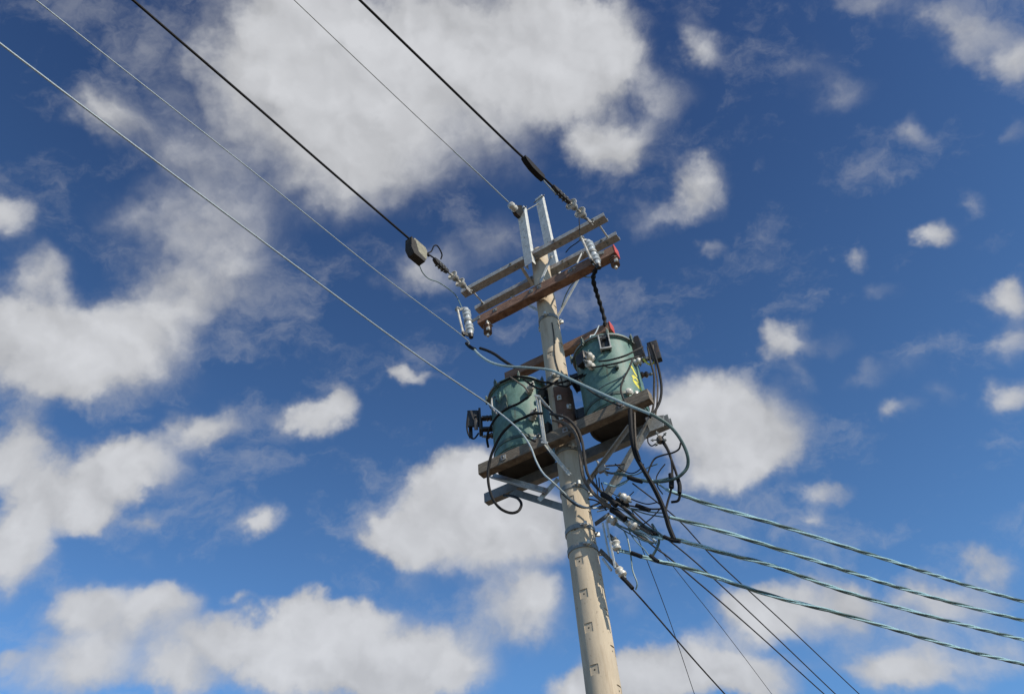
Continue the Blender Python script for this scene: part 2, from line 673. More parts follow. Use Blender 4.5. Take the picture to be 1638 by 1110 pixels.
zw = PN(875, 468, 0.22).z + 0.10
wa0, wa1 = aof(PN(768, 520, 0.2)), aof(PN(986, 406, 0.2))
wood_up, wp, wq = beam('timber_crossarm', 0.20, zw, wa0, wa1, 0.115, 0.135, M['wood_red'],
                       'thick red-brown timber crossarm bolted across the pole below the steel crossarms', 'timber beam', True, 'red-brown timber crossarms')
for a in (wa0 + .25, -0.05, 0.06, wa1 - .55, wa1 - .2):
    k = MB()
    c = L(a, 0.2, zw + 0.01)
    k.cyl(c + N * 0.05, c + N * 0.075, 0.012, seg=6)
    k.box(c + N * 0.0585, A * 0.026, N * 0.0035, UP * 0.026)
    part('bolt_and_washer', k, M['dull_steel'], wood_up)
# lower timber behind the pole
zl = PN(905, 560, -0.2).z
la1 = aof(PN(977, 521, -0.2))
wood_lo, lp, lq = beam('timber_crossarm', -0.2, zl, -0.72, la1, 0.10, 0.115, M['wood_red'],
                       'lower red-brown timber crossarm passing behind the pole above the two green transformers', 'timber beam', True, 'red-brown timber crossarms')

# flat braces from pole to arms
def flat(name, p, q, w, label, cat='brace', material='bright_steel', th=0.007, side=None, group=None):
    b = MB()
    b.bar(p, q, w, th, side or A)
    d = (q - p).normalized()
    for e, s_ in ((p, 1), (q, -1)):
        c = e + d * (0.03 * s_)
        ax = d.cross(((side or A) - d * (side or A).dot(d)).normalized())
        b.cyl(c - ax * 0.014, c + ax * 0.014, 0.011, seg=6)
    return solo(name, b, M[material], label, cat, group)


def angle_bar(mb, p, q, w, t, s1, s2):
    u = (q - p).normalized()
    e1 = (s1 - u * s1.dot(u)).normalized()
    e2 = (s2 - u * s2.dot(u) - e1 * s2.dot(e1)).normalized()
    c = (p + q) / 2
    mb.box(c + e1 * (w / 2), (q - p) / 2, e1 * (w / 2), e2 * (t / 2))
    mb.box(c + e2 * (w / 2 + t / 2), (q - p) / 2, e1 * (t / 2), e2 * (w / 2))
    return mb


flat('flat_brace', PN(889, 512, -0.13), L(0.62, -0.19, ZA - 0.008), 0.035,
     'flat grey brace slanting up from the pole to the right half of the rear crossarm', group='flat braces under the steel crossarms')
flat('flat_brace', PN(868, 500, -0.13), L(-0.55, -0.19, ZA - 0.008), 0.035,
     'flat grey brace slanting up behind the pole to the left half of the rear crossarm', group='flat braces under the steel crossarms')
flat('flat_brace', L(0.08, 0.262, zw + 0.06), L(0.19, 0.06, ZA - 0.008), 0.035,
     'short pale brace from the timber crossarm up between the steel crossarms, right beside the pole', side=A, group='flat braces under the steel crossarms')
rod('brace_rod', PN(918, 432, 0.262), PN(931, 404, 0.1), 0.011, M['steel'],
    'short pale rod standing on the upper timber crossarm halfway out to the right', 'rod')

# ------------------------------------------------------------------ primary wires and strain insulators
class Line3:
    """straight span in space known by its two ends"""
    def __init__(s, px0, p0, px1, p1):
        s.px0, s.p0, s.px1, s.p1 = px0, p0, px1, p1
        s.i0, s.i1 = 1 / depth_of(p0), 1 / depth_of(p1)

    def at(s, px, py):
        t = (px - s.px0[0]) / (s.px1[0] - s.px0[0])
        return PD(px, py, 1 / (s.i0 + (s.i1 - s.i0) * t))


def span(name, pxs, near, far, r, material, label, cat='power line', extend=26.0, group=None, extra=None):
    """pxs from the pole outwards; near / far = points at the first and last pixel"""
    ln = Line3(pxs[0], near, pxs[-1], far)
    pts = [ln.at(*p) for p in pxs]
    d = (pts[-1] - pts[-2])
    if extend:
        h = V((d.x, d.y, 0)).length
        sl = d.z / h
        hd = V((d.x, d.y, 0)).normalized()
        for k in range(1, 9):
            x = extend * k / 8
            pts.append(far + hd * x + UP * (sl * x + 0.0035 * x * x))
    b = MB()
    b.tube(smooth((extra or []) + pts, 6), r, 8)
    o = solo(name, b, M[material], label, cat, group)
    return ln, o


# right strain line
zA_top = ZA + 0.05
attR = PN(946, 357, 0.225)
farR = PZ(575, 0, ZA - 0.15)
lnR = Line3((946, 357), attR, (575, 0), farR)
startR = lnR.at(842, 257)
span('covered_power_line', [(842, 257), (814, 231), (700, 121), (575, 0)], startR, farR, 0.0135, 'rubber',
     'thick black power line crossing the upper middle of the sky to the right strain insulator', group='black power lines strung to the front crossarm')
# left strain line
attL = PN(752, 466, 0.225)
farL = PZ(212, 0, ZA - 0.15)
lnL = Line3((752, 466), attL, (212, 0), farL)
startL = lnL.at(658, 385)
span('covered_power_line', [(658, 385), (530, 275), (400, 162), (212, 0)], startL, farL, 0.0135, 'rubber',
     'thick black power line crossing the big cloud to the beige splice box', group='black power lines strung to the front crossarm')


def disc(mb, c, d, r):
    """cap-and-pin suspension disc, open side along d"""
    mb.lathe(c - d * 0.07, d, [(0.02, 0), (0.036, 0.004), (0.042, 0.025), (0.042, 0.045), (r * .62, 0.055), (r, 0.082), (r * 1.0, 0.09),
                               (r * .93, 0.092), (r * .86, 0.078), (r * .72, 0.092), (r * .66, 0.076), (r * .5, 0.088), (r * .4, 0.072), (0.02, 0.075), (0.014, 0.12)], 24)


def strain(ln, pc0, pc1, discs, att, clamp_to, lab_ins, lab_clamp, rd):
    # clamp (dead-end shoe)
    c0, c1 = ln.at(*pc0), ln.at(*pc1)
    d = (c1 - c0).normalized()
    t = thing('strain_clamp', lab_clamp, 'cable clamp', c0, 'strain clamps ahead of the front crossarm')
    sd = d.cross(UP).normalized()
    w = sd.cross(d).normalized()
    ln_ = (c1 - c0).length
    b = MB()
    outline = [(0, -.012), (.15, -.045), (.45, -.05), (.8, -.04), (1, -.02), (1, .02), (.75, .032), (.3, .028), (0, .012)]
    b.prism([c0 + d * (x * ln_) + w * y for x, y in outline], sd * 0.045)
    part('body', b, M['dark_metal'], t)
    for f_ in (0.3, 0.5, 0.7):
        k = MB()
        c = c0 + d * (ln_ * f_) - w * 0.03
        k.cyl(c - sd * 0.042, c + sd * 0.042, 0.009, seg=8)
        k.cyl(c - w * 0.038, c + w * 0.05, 0.006, seg=6)
        part('u_bolt', k, M['dull_steel'], t)
    # insulator string
    s_ = thing('strain_insulator', lab_ins, 'insulator', att, 'strain insulators on the front crossarm')
    for (dx, dy) in discs:
        b = MB()
        c = ln.at(dx, dy)
        disc(b, c, -d, rd)
        part('disc', b, M['porcelain'], s_)
        k = MB()
        k.lathe(c - d * -0.075 - d * 0.06, d, [(0.02, 0), (0.043, 0.004), (0.045, 0.03), (0.03, 0.06), (0.013, 0.075)], 16)
        part('cap', k, M['dull_steel'], s_)
    b = MB()
    last = ln.at(*discs[-1])
    b.cyl(c1 - d * 0.01, last, 0.011, seg=10)
    e = att - (att - last).normalized() * 0.02
    b.cyl(last + d * 0.05, e, 0.012, seg=10)
    part('pin', b, M['dull_steel'], s_)
    b = MB()
    b.box(att - d * 0.03, d * 0.05, w * 0.03, sd * 0.007)
    b.cyl(att - sd * 0.03, att + sd * 0.03, 0.01, seg=8)
    part('clevis', b, M['steel'], s_)
    return t, s_, d, sd, w


# right: wedge connector, links, clamp, two discs
wc0, wc1 = lnR.at(837, 252), lnR.at(868, 284)
d = (wc1 - wc0).normalized()
sdR = d.cross(UP).normalized()
wR = sdR.cross(d).normalized()
lnw = (wc1 - wc0).length
t = thing('wedge_connector', 'long black wedge shaped connector on the right power line ahead of its insulator', 'connector', wc0)
b = MB()
ol = [(0, -.014), (.1, -.05), (.35, -.085), (.7, -.085), (1, -.06), (1.0, .02), (.55, .03), (.2, .035), (0, .014)]
b.prism([wc0 + d * (x * lnw) + wR * y for x, y in ol], sdR * 0.06)
part('shell', b, M['rubber'], t)
b = MB()
p_, q_ = wc1 - wR * 0.045 - d * 0.03, lnR.at(889, 309) - wR * 0.02
b.tube(smooth([p_, (p_ + q_) / 2 - wR * 0.01, q_], 4), 0.0075, 8)
part('bail', b, M['aluminium'], t)
b = MB()
b.cyl(wc1 - d * 0.05, lnR.at(889, 303), 0.013, seg=10)
part('cable_stub', b, M['rubber'], t)
strain(lnR, (884, 298), (911, 324), [(915, 328), (929, 341)], attR, None,
       'pale two-disc strain insulator at the right end of the front crossarm',
       'dark bolted strain clamp on the right power line, next to the right discs', 0.075)
# left
strain(lnL, (694, 414), (716, 435), [(725, 442), (737, 453)], attL, None,
       'pale two-disc strain insulator at the left end of the front crossarm',
       'dark bolted strain clamp between the beige splice box and left discs', 0.068)
bx0, bx1 = lnL.at(654, 382), lnL.at(680, 404)
d = (bx1 - bx0).normalized()
sdL = d.cross(UP).normalized()
wL = sdL.cross(d).normalized()
lnw = (bx1 - bx0).length
t = thing('splice_box', 'beige and black box clamped on the left power line', 'junction box', bx0)
b = MB()
ol = [(0.10, -.015), (0.12, -.17), (.25, -.225), (.72, -.225), (.92, -.18), (.95, -.02), (.85, .02), (.2, .025)]
b.prism([bx0 + d * (x * lnw) + wL * y for x, y in ol], sdL * 0.09)
part('housing', b, M['box_beige'], t)
b = MB()
ol2 = [(-.02, .0), (-.02, -.19), (.16, -.262), (.80, -.262), (.84, -.20), (.42, -.17), (.24, -.02)]
b.prism([bx0 + d * (x * lnw) + wL * y for x, y in ol2], sdL * 0.10)
part('dark_lid', b, M['rubber_grey'], t)
b = MB()
b.cyl(bx1 - d * 0.06, lnL.at(697, 415), 0.010, seg=10)
b.cyl(bx1 + d * 0.0, bx1 + d * 0.07, 0.017, seg=10)
part('tail_cable', b, M['rubber'], t)


def onL(px, py):
    return lnL.at(px, py)


def cable(name, pts, r, material, label, cat='cable', group=None, sub=7, seg=8):
    b = MB()
    b.tube(smooth(pts, sub), r, seg)
    return solo(name, b, M[material], label, cat, group)


cable('jumper_loop', [onL(*p) for p in ((684, 405), (690, 402), (694, 394), (699, 393), (704, 400), (707, 408), (705, 415))], 0.0085, 'rubber',
      'small black humped jumper loop above the left strain clamp', 'jumper wire')
cable('jumper_wire', [onL(670, 422), onL(676, 436), onL(686, 446), onL(702, 452), onL(720, 464), PN(730, 474, .3), PN(736, 486, .28), PN(741, 497, .28)], 0.0065, 'teal_wire',
      'thin blue-grey wire drooping from the beige splice box to the left fuse cutout', 'jumper wire')

# third wire to the left ridge channel
att3 = PN(828, 338, 0.30)
far3 = PZ(470, 0, rp1[1].z - 0.3)
ln3, _ = span('bare_power_line', [(812, 322), (724, 240), (649, 170), (470, 0)], Line3((828, 338), att3, (470, 0), far3).at(812, 322), far3, 0.005, 'dull_steel',
              'hair-thin grey wire over the big cloud to the left upright channel')
l3 = Line3((828, 338), att3, (470, 0), far3)
cable('armour_rod', [l3.at(813, 323.5), l3.at(780, 292), l3.at(750, 264), l3.at(726, 242)], 0.0085, 'aluminium',
      'thicker twisted grip on the last stretch of the hair-thin wire', 'wire grip')
t = thing('ridge_clamp', 'small spool clamp holding the hair-thin wire to the left upright channel', 'wire clamp', att3)
d3 = (att3 - l3.at(812, 322)).normalized()
b = MB()
b.lathe(l3.at(815, 326), d3, [(0.02, 0), (0.045, 0.015), (0.05, 0.05), (0.035, 0.07), (0.05, 0.09), (0.045, 0.12), (0.02, 0.13)], 20)
part('spool', b, M['porcelain'], t)
b = MB()
w3 = d3.cross(A).normalized()
b.prism([l3.at(818, 330), l3.at(832, 330), l3.at(835, 341), l3.at(831, 349), l3.at(825, 344)], A * 0.05)
part('clevis', b, M['dark_metal'], t)

# ------------------------------------------------------------------ fuse cutouts
def cutout(pb0, pb1, pt0, pt1, n, label, flip):
    """porcelain body from pb0 (top) to pb1 (bottom); fuse tube from pt0 to pt1"""
    p, q = PN(*pb0, n), PN(*pb1, n)
    u = (q - p).normalized()
    ln_ = (q - p).length
    t = thing('fuse_cutout', label, 'fuse cutout', q, 'fuse cutouts on the upper timber crossarm')
    b = MB()
    pr = [(0.02, 0), (0.034, .01)]
    k = 6
    for i in range(k):
        a_ = 0.1 + 0.8 * i / k
        big = 0.052 if i not in (2, 3) else 0.042
        pr += [(0.036, ln_ * a_), (big, ln_ * (a_ + .03)), (big, ln_ * (a_ + .07)), (0.038, ln_ * (a_ + .1))]
    pr += [(0.036, ln_ * .93), (0.03, ln_)]
    b.lathe(p, u, pr, 22)
    part('porcelain_body', b, M['porcelain_blue'], t)
    p2, q2 = PN(*pt0, n + 0.06), PN(*pt1, n + 0.06)
    b = MB()
    b.lathe(p2, q2 - p2, [(0.018, 0), (0.018, .01), (0.014, .02), (0.014, (q2 - p2).length * .9), (0.019, (q2 - p2).length * .92), (0.019, (q2 - p2).length)], 14)
    part('fuse_tube', b, M['porcelain'], t)
    b = MB()
    b.bar(p - u * 0.01, p2, 0.045, 0.012, u)
    b.cyl(p2 - u * 0.05, p2 + u * 0.03, 0.016, seg=8)
    b.box(p2 - u * 0.02, A * 0.03, N * 0.012, u * 0.018, 0.003)
    part('upper_contact', b, M['yellow' if flip else 'dull_steel'] if False else M['dull_steel'], t)
    b = MB()
    b.bar(q + u * 0.01, q2, 0.05, 0.016, u)
    b.cyl(q2 - u * 0.02, q2 + u * 0.04, 0.02, seg=8)
    b.cyl(q - u * 0.01, q + u * 0.045, 0.034, 0.026, seg=12)
    part('lower_hinge', b, M['dark_metal'], t)
    mid = (p + q) / 2
    b = MB()
    end = L(aof(mid) + (0.16 if not flip else 0.12), 0.262, zw + 0.02)
    b.bar(mid - N * 0.02, end, 0.045, 0.008, u)
    b.cyl(mid - u * 0.02, mid + u * 0.02, 0.05, seg=16)
    part('bracket', b, M['dull_steel'], t)
    return t


cutout((745, 494), (753, 536), (732, 496), (741, 533), 0.27,
       'white ribbed fuse cutout hanging at the left end of the upper timber crossarm', False)
cutout((940, 386), (957, 425), (931, 383), (946, 416), 0.29,
       'white ribbed fuse cutout in front of the right end of the upper timber crossarm', True)

# arresters hanging at beam ends
def arrester(px, py, n, label):
    c = PN(px, py, n)
    t = thing('surge_arrester', label, 'surge arrester', c, 'surge arresters under the upper timber crossarm')
    b = MB()
    pr = [(0.015, -.09)]
    for i in range(4):
        z = -.08 + i * .035
        pr += [(0.028, z), (0.05, z + .008), (0.05, z + .014), (0.028, z + .025)]
    pr += [(0.03, .075), (0.015, .08)]
    b.lathe(c, UP, pr, 18)
    part('ribbed_body', b, M['brown_glaze'], t)
    b = MB()
    b.cyl(c + UP * .075, c + UP * .13, 0.014, seg=8)
    b.bar(c + UP * .11, c + UP * .11 - N * 0.09, 0.05, 0.008, A)
    part('bracket', b, M['dull_steel'], t)
    b = MB()
    b.cyl(c - UP * .125, c - UP * .085, 0.017, seg=8)
    b.box(c + A * 0.03 - UP * 0.05 + N * 0.04, A * 0.02, N * 0.012, UP * 0.022, 0.004)
    part('terminal', b, M['porcelain'], t)


arrester(780, 526, 0.26, 'brown ribbed surge arrester under the left end of the upper timber crossarm')
arrester(983, 418, 0.22, 'brown ribbed surge arrester at the red right end of the upper timber crossarm')

# ------------------------------------------------------------------ platform
ZB = 4.79 + 1.6
pa0, pa1 = aof(PN(770, 768, 0.21)), aof(PN(1043, 643, 0.21))
plat, pp, pq = beam('platform_beam', 0.21, ZB, pa0, pa1, 0.10, 0.125, M['wood_grey'],
                    'grey-brown timber beam across the front of the pole, under both transformers', 'platform beam', group='beams carrying the transformers')
for a in (pa0 + 0.3, -0.12, 0.12, pa1 - 0.28):
    k = MB()
    c = L(a, 0.21, ZB)
    k.box(c + N * 0.0535, A * 0.028, N * 0.0035, UP * 0.028)
    k.cyl(c + N * 0.05, c + N * 0.08, 0.012, seg=6)
    part('bolt_and_washer', k, M['steel'], plat)
b = MB()
ra0 = aof(PN(778, 803, -0.22))
channel(b, L(ra0, -0.22, ZB - 0.06), L(1.0, -0.22, ZB - 0.06), 0.08, 0.11, 0.008, N, UP)
solo('platform_channel', b, M['dull_steel'], 'blue-grey steel channel behind the pole, under the back of both transformers', 'platform beam', 'beams carrying the transformers')

# braces
b = MB()
angle_bar(b, PN(872, 712, 0.28), PN(911, 761, 0.16), 0.024, 0.007, A, N)
solo('knee_brace', b, M['bright_steel'], 'short white brace from the platform beam down to the front of the pole', 'brace', 'braces below the transformer platform')
b = MB()
angle_bar(b, PN(786, 765, 0.0), PN(873, 790, 0.02), 0.06, 0.007, UP, N)
solo('knee_brace', b, M['steel'], 'pale rail below the dark base of the left transformer', 'brace', 'braces below the transformer platform')
b = MB()
b.bar(PN(815, 785, -0.2), PN(905, 813, -0.06), 0.07, 0.008, UP)
solo('knee_brace', b, M['dull_steel'], 'dull blue-grey brace from the left rear channel down to the left of the pole', 'brace', 'braces below the transformer platform')
b = MB()
b.bar(PN(862, 800, 0.05), PN(893, 766, -0.1), 0.045, 0.007, UP)
solo('cross_strap', b, M['bright_steel'], 'short bright strap slanting up at the right of the left transformer base', 'strap')
b = MB()
angle_bar(b, PN(1006, 680, 0.14), PN(938, 772, -0.02), 0.035, 0.007, A, N)
solo('knee_brace', b, M['steel'], 'nearer of two pale braces below the right transformer, landing high on the pole', 'brace', 'braces below the transformer platform')
b = MB()
angle_bar(b, PN(1044, 668, -0.05), PN(962, 806, -0.04), 0.05, 0.008, A, N)
solo('knee_brace', b, M['steel'], 'longest pale brace below the right transformer, starting at the platform corner', 'brace', 'braces below the transformer platform')
b = MB()
b.prism([PN(1032, 668, -0.03), PN(1062, 664, -0.03), PN(1061, 682, -0.03), PN(1040, 690, -0.03)], N * 0.008)
solo('gusset_plate', b, M['steel'], 'pale triangular plate at the right corner of the transformer platform', 'plate')

# ------------------------------------------------------------------ transformers
def transformer(a, label, side):
    """side = -1: terminals on the left, +1 on the right"""
    zb = 4.858 + 1.6
    c0 = L(a, -0.075, zb)
    t = thing('transformer', label, 'transformer', c0, 'transformers on the pole platform')
    R = 0.31
    Ht = 0.925
    b = MB()
    b.lathe(c0, UP, [(0.02, 0.035), (R - .012, 0.035), (R - .012, 0.05), (R - .003, 0.05), (R, 0.058), (R, Ht - .03), (R + .012, Ht - .028), (R + .012, Ht - .004), (R - .02, Ht - .004)], 72)
    tank = part('tank', b, M['green'], t)
    b = MB()
    b.lathe(c0, UP, [(0.02, 0.03), (R - .035, 0.03), (R - .035, 0.0), (R - .014, 0.0), (R - .014, .048), (0.02, .048)], 48)
    part('base_skirt', b, M['base_dark'], t)
    b = MB()
    b.lathe(c0 + UP * 0.0, UP, [(R - .0, 0.13), (R + .007, 0.132), (R + .007, 0.165), (R - .0, 0.167)], 72)
    part('base_band', b, M['green_dark'], t)
    b = MB()
    b.lathe(c0 + UP * Ht, UP, [(R - .02, -.003), (R + .028, -.003), (R + .030, .014), (R + .012, .03), (R * .6, .06), (R * .2, .072), (0.01, .073)], 64)
    lid = part('lid', b, M['green'], t)
    b = MB()
    b.lathe(c0 + UP * (Ht - .014), UP, [(R + .012, 0), (R + .034, .0), (R + .037, .009), (R + .034, .0105), (R + .012, .0105)], 64)
    part('clamp_band', b, M['dull_steel'], lid)
    for k in range(8):
        an = math.radians(45 * k + 14)
        dd = A * math.cos(an) + N * math.sin(an)
        tt = UP.cross(dd)
        e = MB()
        e.box(c0 + dd * (R + .045) + UP * (Ht + .0), tt * .014, dd * .014, UP * .038, .004)
        e.cyl(c0 + dd * (R + .05) + UP * (Ht - .06), c0 + dd * (R + .05) + UP * (Ht + .06), .007, seg=8)
        part('lid_clamp', e, M['green_dark'], lid)

    def P(deg, z, out=0.0):
        an = math.radians(deg)
        dd = facing2(deg)
        return c0 + dd * (R + out) + UP * z, dd, UP.cross(dd)

    tocam = (V((CAM.x, CAM.y, 0)) - V((c0.x, c0.y, 0))).normalized()
    rt = V((-tocam.y, tocam.x, 0))

    def facing2(deg):
        an = math.radians(deg)
        return tocam * math.cos(an) + rt * math.sin(an)

    # hanger lugs on the pole side and lifting lugs
    for deg in (-38, 142):
        p, dd, tt = P(deg, Ht - .2)
        e = MB()
        e.prism([p - dd * .005 + UP * .09, p + dd * .055 + UP * .07, p + dd * .075 + UP * .02, p + dd * .055 - UP * .06, p - dd * .005 - UP * .10], tt * .016)
        e.prism([p - dd * .004 + tt * .05 + UP * .09, p - dd * .004 - tt * .05 + UP * .09, p - dd * .004 - tt * .05 - UP * .1, p - dd * .004 + tt * .05 - UP * .1], dd * .02)
        part('lifting_lug', e, M['green'], t)
    pdir = (POLE - V((c0.x, c0.y, 0)))
    pdir.z = 0
    pdir.normalize()
    for z in (.25, .72):
        e = MB()
        tt = UP.cross(pdir)
        for s_ in (-1, 1):
            e.box(c0 + pdir * (R + .035) + tt * (s_ * .07) + UP * z, pdir * .04, tt * .006, UP * .06)
        e.box(c0 + pdir * (R + .075) + UP * z, pdir * .005, tt * .09, UP * .06)
        part('hanger_bracket', e, M['dark_metal'], t)
    # vertical stiffener seams
    for deg in (-75, 95, 180):
        p, dd, tt = P(deg, .5)
        e = MB()
        e.box(p + dd * .002, tt * .012, dd * .004, UP * .33, .002)
        part('seam', e, M['green'], t)
    return t, c0, R, Ht, P


T1, c1, R1, H1, P1 = transformer(-0.52, 'left green drum transformer with bushings up its right side', -1)
T2, c2, R2, H2, P2 = transformer(0.545, 'right green drum transformer with yellow marks painted on it, half behind the pole', 1)


def bushing(t, base, d, ln_, r, material, name='bushing', stub=True):
    b = MB()
    pr = [(r * .75, -0.02)]
    k = max(2, int(ln_ / 0.035))
    for i in range(k):
        z = ln_ * i / k
        h = ln_ / k
        pr += [(r * .68, z), (r, z + h * .25), (r, z + h * .6), (r * .68, z + h * .9)]
    pr += [(r * .5, ln_)]
    b.lathe(base, d, pr, 20)
    o = part(name, b, M[material], t)
    if stub:
        b = MB()
        b.cyl(base + d * (ln_ - .005), base + d * (ln_ + .05), r * .28, seg=8)
        b.cyl(base + d * (ln_ + .01), base + d * (ln_ + .025), r * .55, seg=6)
        part('stud', b, M['dull_steel'], o)
    return o


# left transformer terminals
for deg, z in ((-86, .66), (-92, .45)):
    p, d, tt = P1(deg, z)
    bushing(T1, p, d, .07, .035, 'brown_glaze')
p, d, tt = P1(-84, .55)
b = MB()
b.box(p + d * .13 + UP * .06, tt * .05, d * .012, UP * .15, .003)
b.box(p + d * .20 + UP * .10, tt * .012, d * .06, UP * .11, .003)
b.box(p + d * .05 + UP * .10, tt * .03, d * .06, UP * .012)
b.box(p + d * .05 + UP * -.05, tt * .03, d * .06, UP * .012)
part('terminal_bracket', b, M['dark_metal'], T1)
for i in range(3):
    b = MB()
    c = p + d * (.12 + .055 * i) + UP * (.04 - .03 * i) + tt * (.06 * (1 if i % 2 else -1))
    b.box(c, tt * .008, d * .02, UP * (.13 - .02 * i), .003)
    b.cyl(c + UP * .06 - tt * .03, c + UP * .06 + tt * .03, .01, seg=8)
    part('terminal_spade', b, M['dark_metal'], T1)
bw = MB()
bw.tube(smooth([p + d * .25 + UP * .2, p + d * .27 + UP * .0, p + d * .25 - UP * .13, p + d * .20 - UP * .17, p + d * .15 - UP * .10], 6), .009, 8)
part('terminal_lead', bw, M['rubber'], T1)
# handhole cover on the left front
p, d, tt = P1(-36, .63)
b = MB()
b.box(p + d * .012, tt * .075, d * .012, UP * .10, .006)
hc = part('handhole_cover', b, M['green_dark'], T1)
b = MB()
for sx in (-1, 1):
    for sz in (-1, 1):
        b.cyl(p + tt * (.06 * sx) + UP * (.085 * sz) + d * .02, p + tt * (.06 * sx) + UP * (.085 * sz) + d * .035, .009, seg=6)
part('cover_bolt', b, M['dull_steel'], hc)
b = MB()
b.tube(smooth([p - tt * .06 + d * .02 + UP * .14, p - tt * .075 + d * .07 + UP * .09, p - tt * .07 + d * .075 - UP * .05, p - tt * .05 + d * .02 - UP * .12], 6), .010, 8)
part('handle', b, M['steel'], T1)
# low voltage bushings stacked up the right of the front
def proj(p):
    d = p - CAM
    return W0 / 2 + FPX * d.dot(RI) / d.dot(F), H0 / 2 - FPX * d.dot(UI) / d.dot(F)


for py in (622, 664, 705):
    best = min((abs(proj(P1(20, k * .01)[0] + P1(20, 0)[1] * .06)[1] - py), k * .01) for k in range(2, 92))[1]
    p, d, tt = P1(20, best)
    bushing(T1, p, (d * .95 + UP * .05).normalized(), .11, .040, 'porcelain')

# right transformer
for deg, z in ((80, .72), (98, .62)):
    p, d, tt = P2(deg, z)
    bushing(T2, p, d, .09, .035, 'brown_glaze')
p, d, tt = P2(74, .80)
b = MB()
b.prism([p + UP * .15, p + d * .05 + UP * .21, p + d * .09 + UP * .20, p + d * .10 - UP * .05, p + d * .02 - UP * .16, p - UP * .1], tt * .07)
part('terminal_bracket', b, M['dark_metal'], T2)
p, d, tt = P2(82, .70)
b = MB()
b.box(p + d * .20 + UP * .09, tt * .035, d * .05, UP * .13, .008)
b.box(p + d * .10 + UP * .03, tt * .02, d * .10, UP * .014)
b.box(p + d * .17 + UP * .20, tt * .02, d * .03, UP * .03, .005)
part('terminal_spade', b, M['dark_metal'], T2)
p, d, tt = P2(62, .62)
bushing(T2, p, d, .08, .036, 'porcelain')
b = MB()
e = p + d * .10
b.tube(smooth([e, e - UP * .08 + d * .03, e - UP * .13 + d * .07, e - UP * .11 + d * .12, e - UP * .04 + d * .13], 6), .009, 8)
part('yellow_lead', b, M['yellow'], T2, 'short bright yellow hooked lead')
# front fittings: lid hoist bracket, low voltage bushings, handle
p, d, tt = P2(4, .80)
b = MB()
b.box(p + d * .03 + tt * .05, tt * .006, d * .03, UP * .10, .002)
b.box(p + d * .03 - tt * .05, tt * .006, d * .03, UP * .10, .002)
b.box(p + d * .05 - UP * .095, tt * .06, d * .012, UP * .008, .002)
b.box(p + d * .012 + UP * .1, tt * .06, d * .012, UP * .008, .002)
part('hoist_bracket', b, M['steel'], T2)
b = MB()
b.box(p + d * .012, tt * .042, d * .010, UP * .085, .002)
b.cyl(p + d * .01 + UP * .05, p + d * .06 + UP * .05, .02, seg=10)
part('hoist_socket', b, M['dark_metal'], T2)
for deg, z in ((-24, .66), (-27, .56)):
    p, d, tt = P2(deg, z)
    bushing(T2, p, d, .10, .040, 'porcelain')
p, d, tt = P2(-40, .70)
b = MB()
b.box(p + d * .04, tt * .06, d * .045, UP * .075, .012)
part('breaker_housing', b, M['dark_metal'], T2)
p, d, tt = P2(6, .47)
b = MB()
b.tube(smooth([p - tt * .07 + UP * .05, p - tt * .065 + d * .035 + UP * .03, p - tt * .03 + d * .045 - UP * .02, p + tt * .02 + d * .045 - UP * .02, p + tt * .05 + d * .035 + UP * .01, p + tt * .06 + UP * .03], 6), .010, 8)
b.box(p + tt * .06 + d * .02, tt * .014, d * .02, UP * .03, .004)
part('handle', b, M['green_dark'], T2)
p, d, tt = P2(26, .13)
b = MB()
b.lathe(p, d, [(.02, 0), (.02, .03), (.034, .035), (.034, .05), (.02, .062), (.004, .066)], 16)
b.box(p + tt * .08 + d * .02, tt * .016, d * .02, UP * .022, .004)
part('drain_valve', b, M['porcelain'], T2)


# yellow painted marks lying on the tank
def paint(P, strokes):
    b = MB()
    for poly in strokes:
        vs, fs = [], []
        n_ = len(poly)
        for (dg, z) in poly:
            p, d, tt = P(dg, z, 0.0015)
            vs.append(p)
        b.add(vs, [tuple(range(n_))])
    return b


yb = paint(P2, [[(44, .56), (48, .565), (53, .52), (56, .47), (60, .44), (58, .42), (52, .45), (49, .50), (46, .53)],
                [(43, .40), (49, .42), (50, .38), (46, .35)],
                [(50, .42), (56, .40), (62, .385), (63, .36), (56, .365), (50, .385)],
                [(43, .35), (49, .345), (56, .335), (63, .30), (64, .24), (58, .25), (50, .27), (45, .31)],
                [(56, .365), (60, .362), (61, .335), (56, .337)]])
part('painted_mark', yb, M['yellow'], T2, 'yellow hand painted marks on the tank')

# white straps of the rack by the left transformer's bushings
b = MB()
b.bar(PN(857, 632, 0.31), PN(870, 705, 0.31), 0.018, 0.01, A)
b.bar(PN(863, 640, 0.33), PN(873, 710, 0.33), 0.016, 0.01, A)
b.bar(PN(855, 632, 0.33), PN(864, 634, 0.33), 0.02, 0.01, UP)
b.bar(PN(866, 707, 0.33), PN(876, 708, 0.33), 0.02, 0.01, UP)
solo('bushing_rack', b, M['bright_steel'], 'narrow white double strap standing beside the bushings of the left transformer', 'rack')
b = MB()
b.bar(PN(861, 634, 0.28), PN(885, 662, 0.2), 0.03, 0.012, A)
solo('stay_strap', b, M['bright_steel'], 'white flat strap slanting from the left transformer towards the dark pole', 'strap')

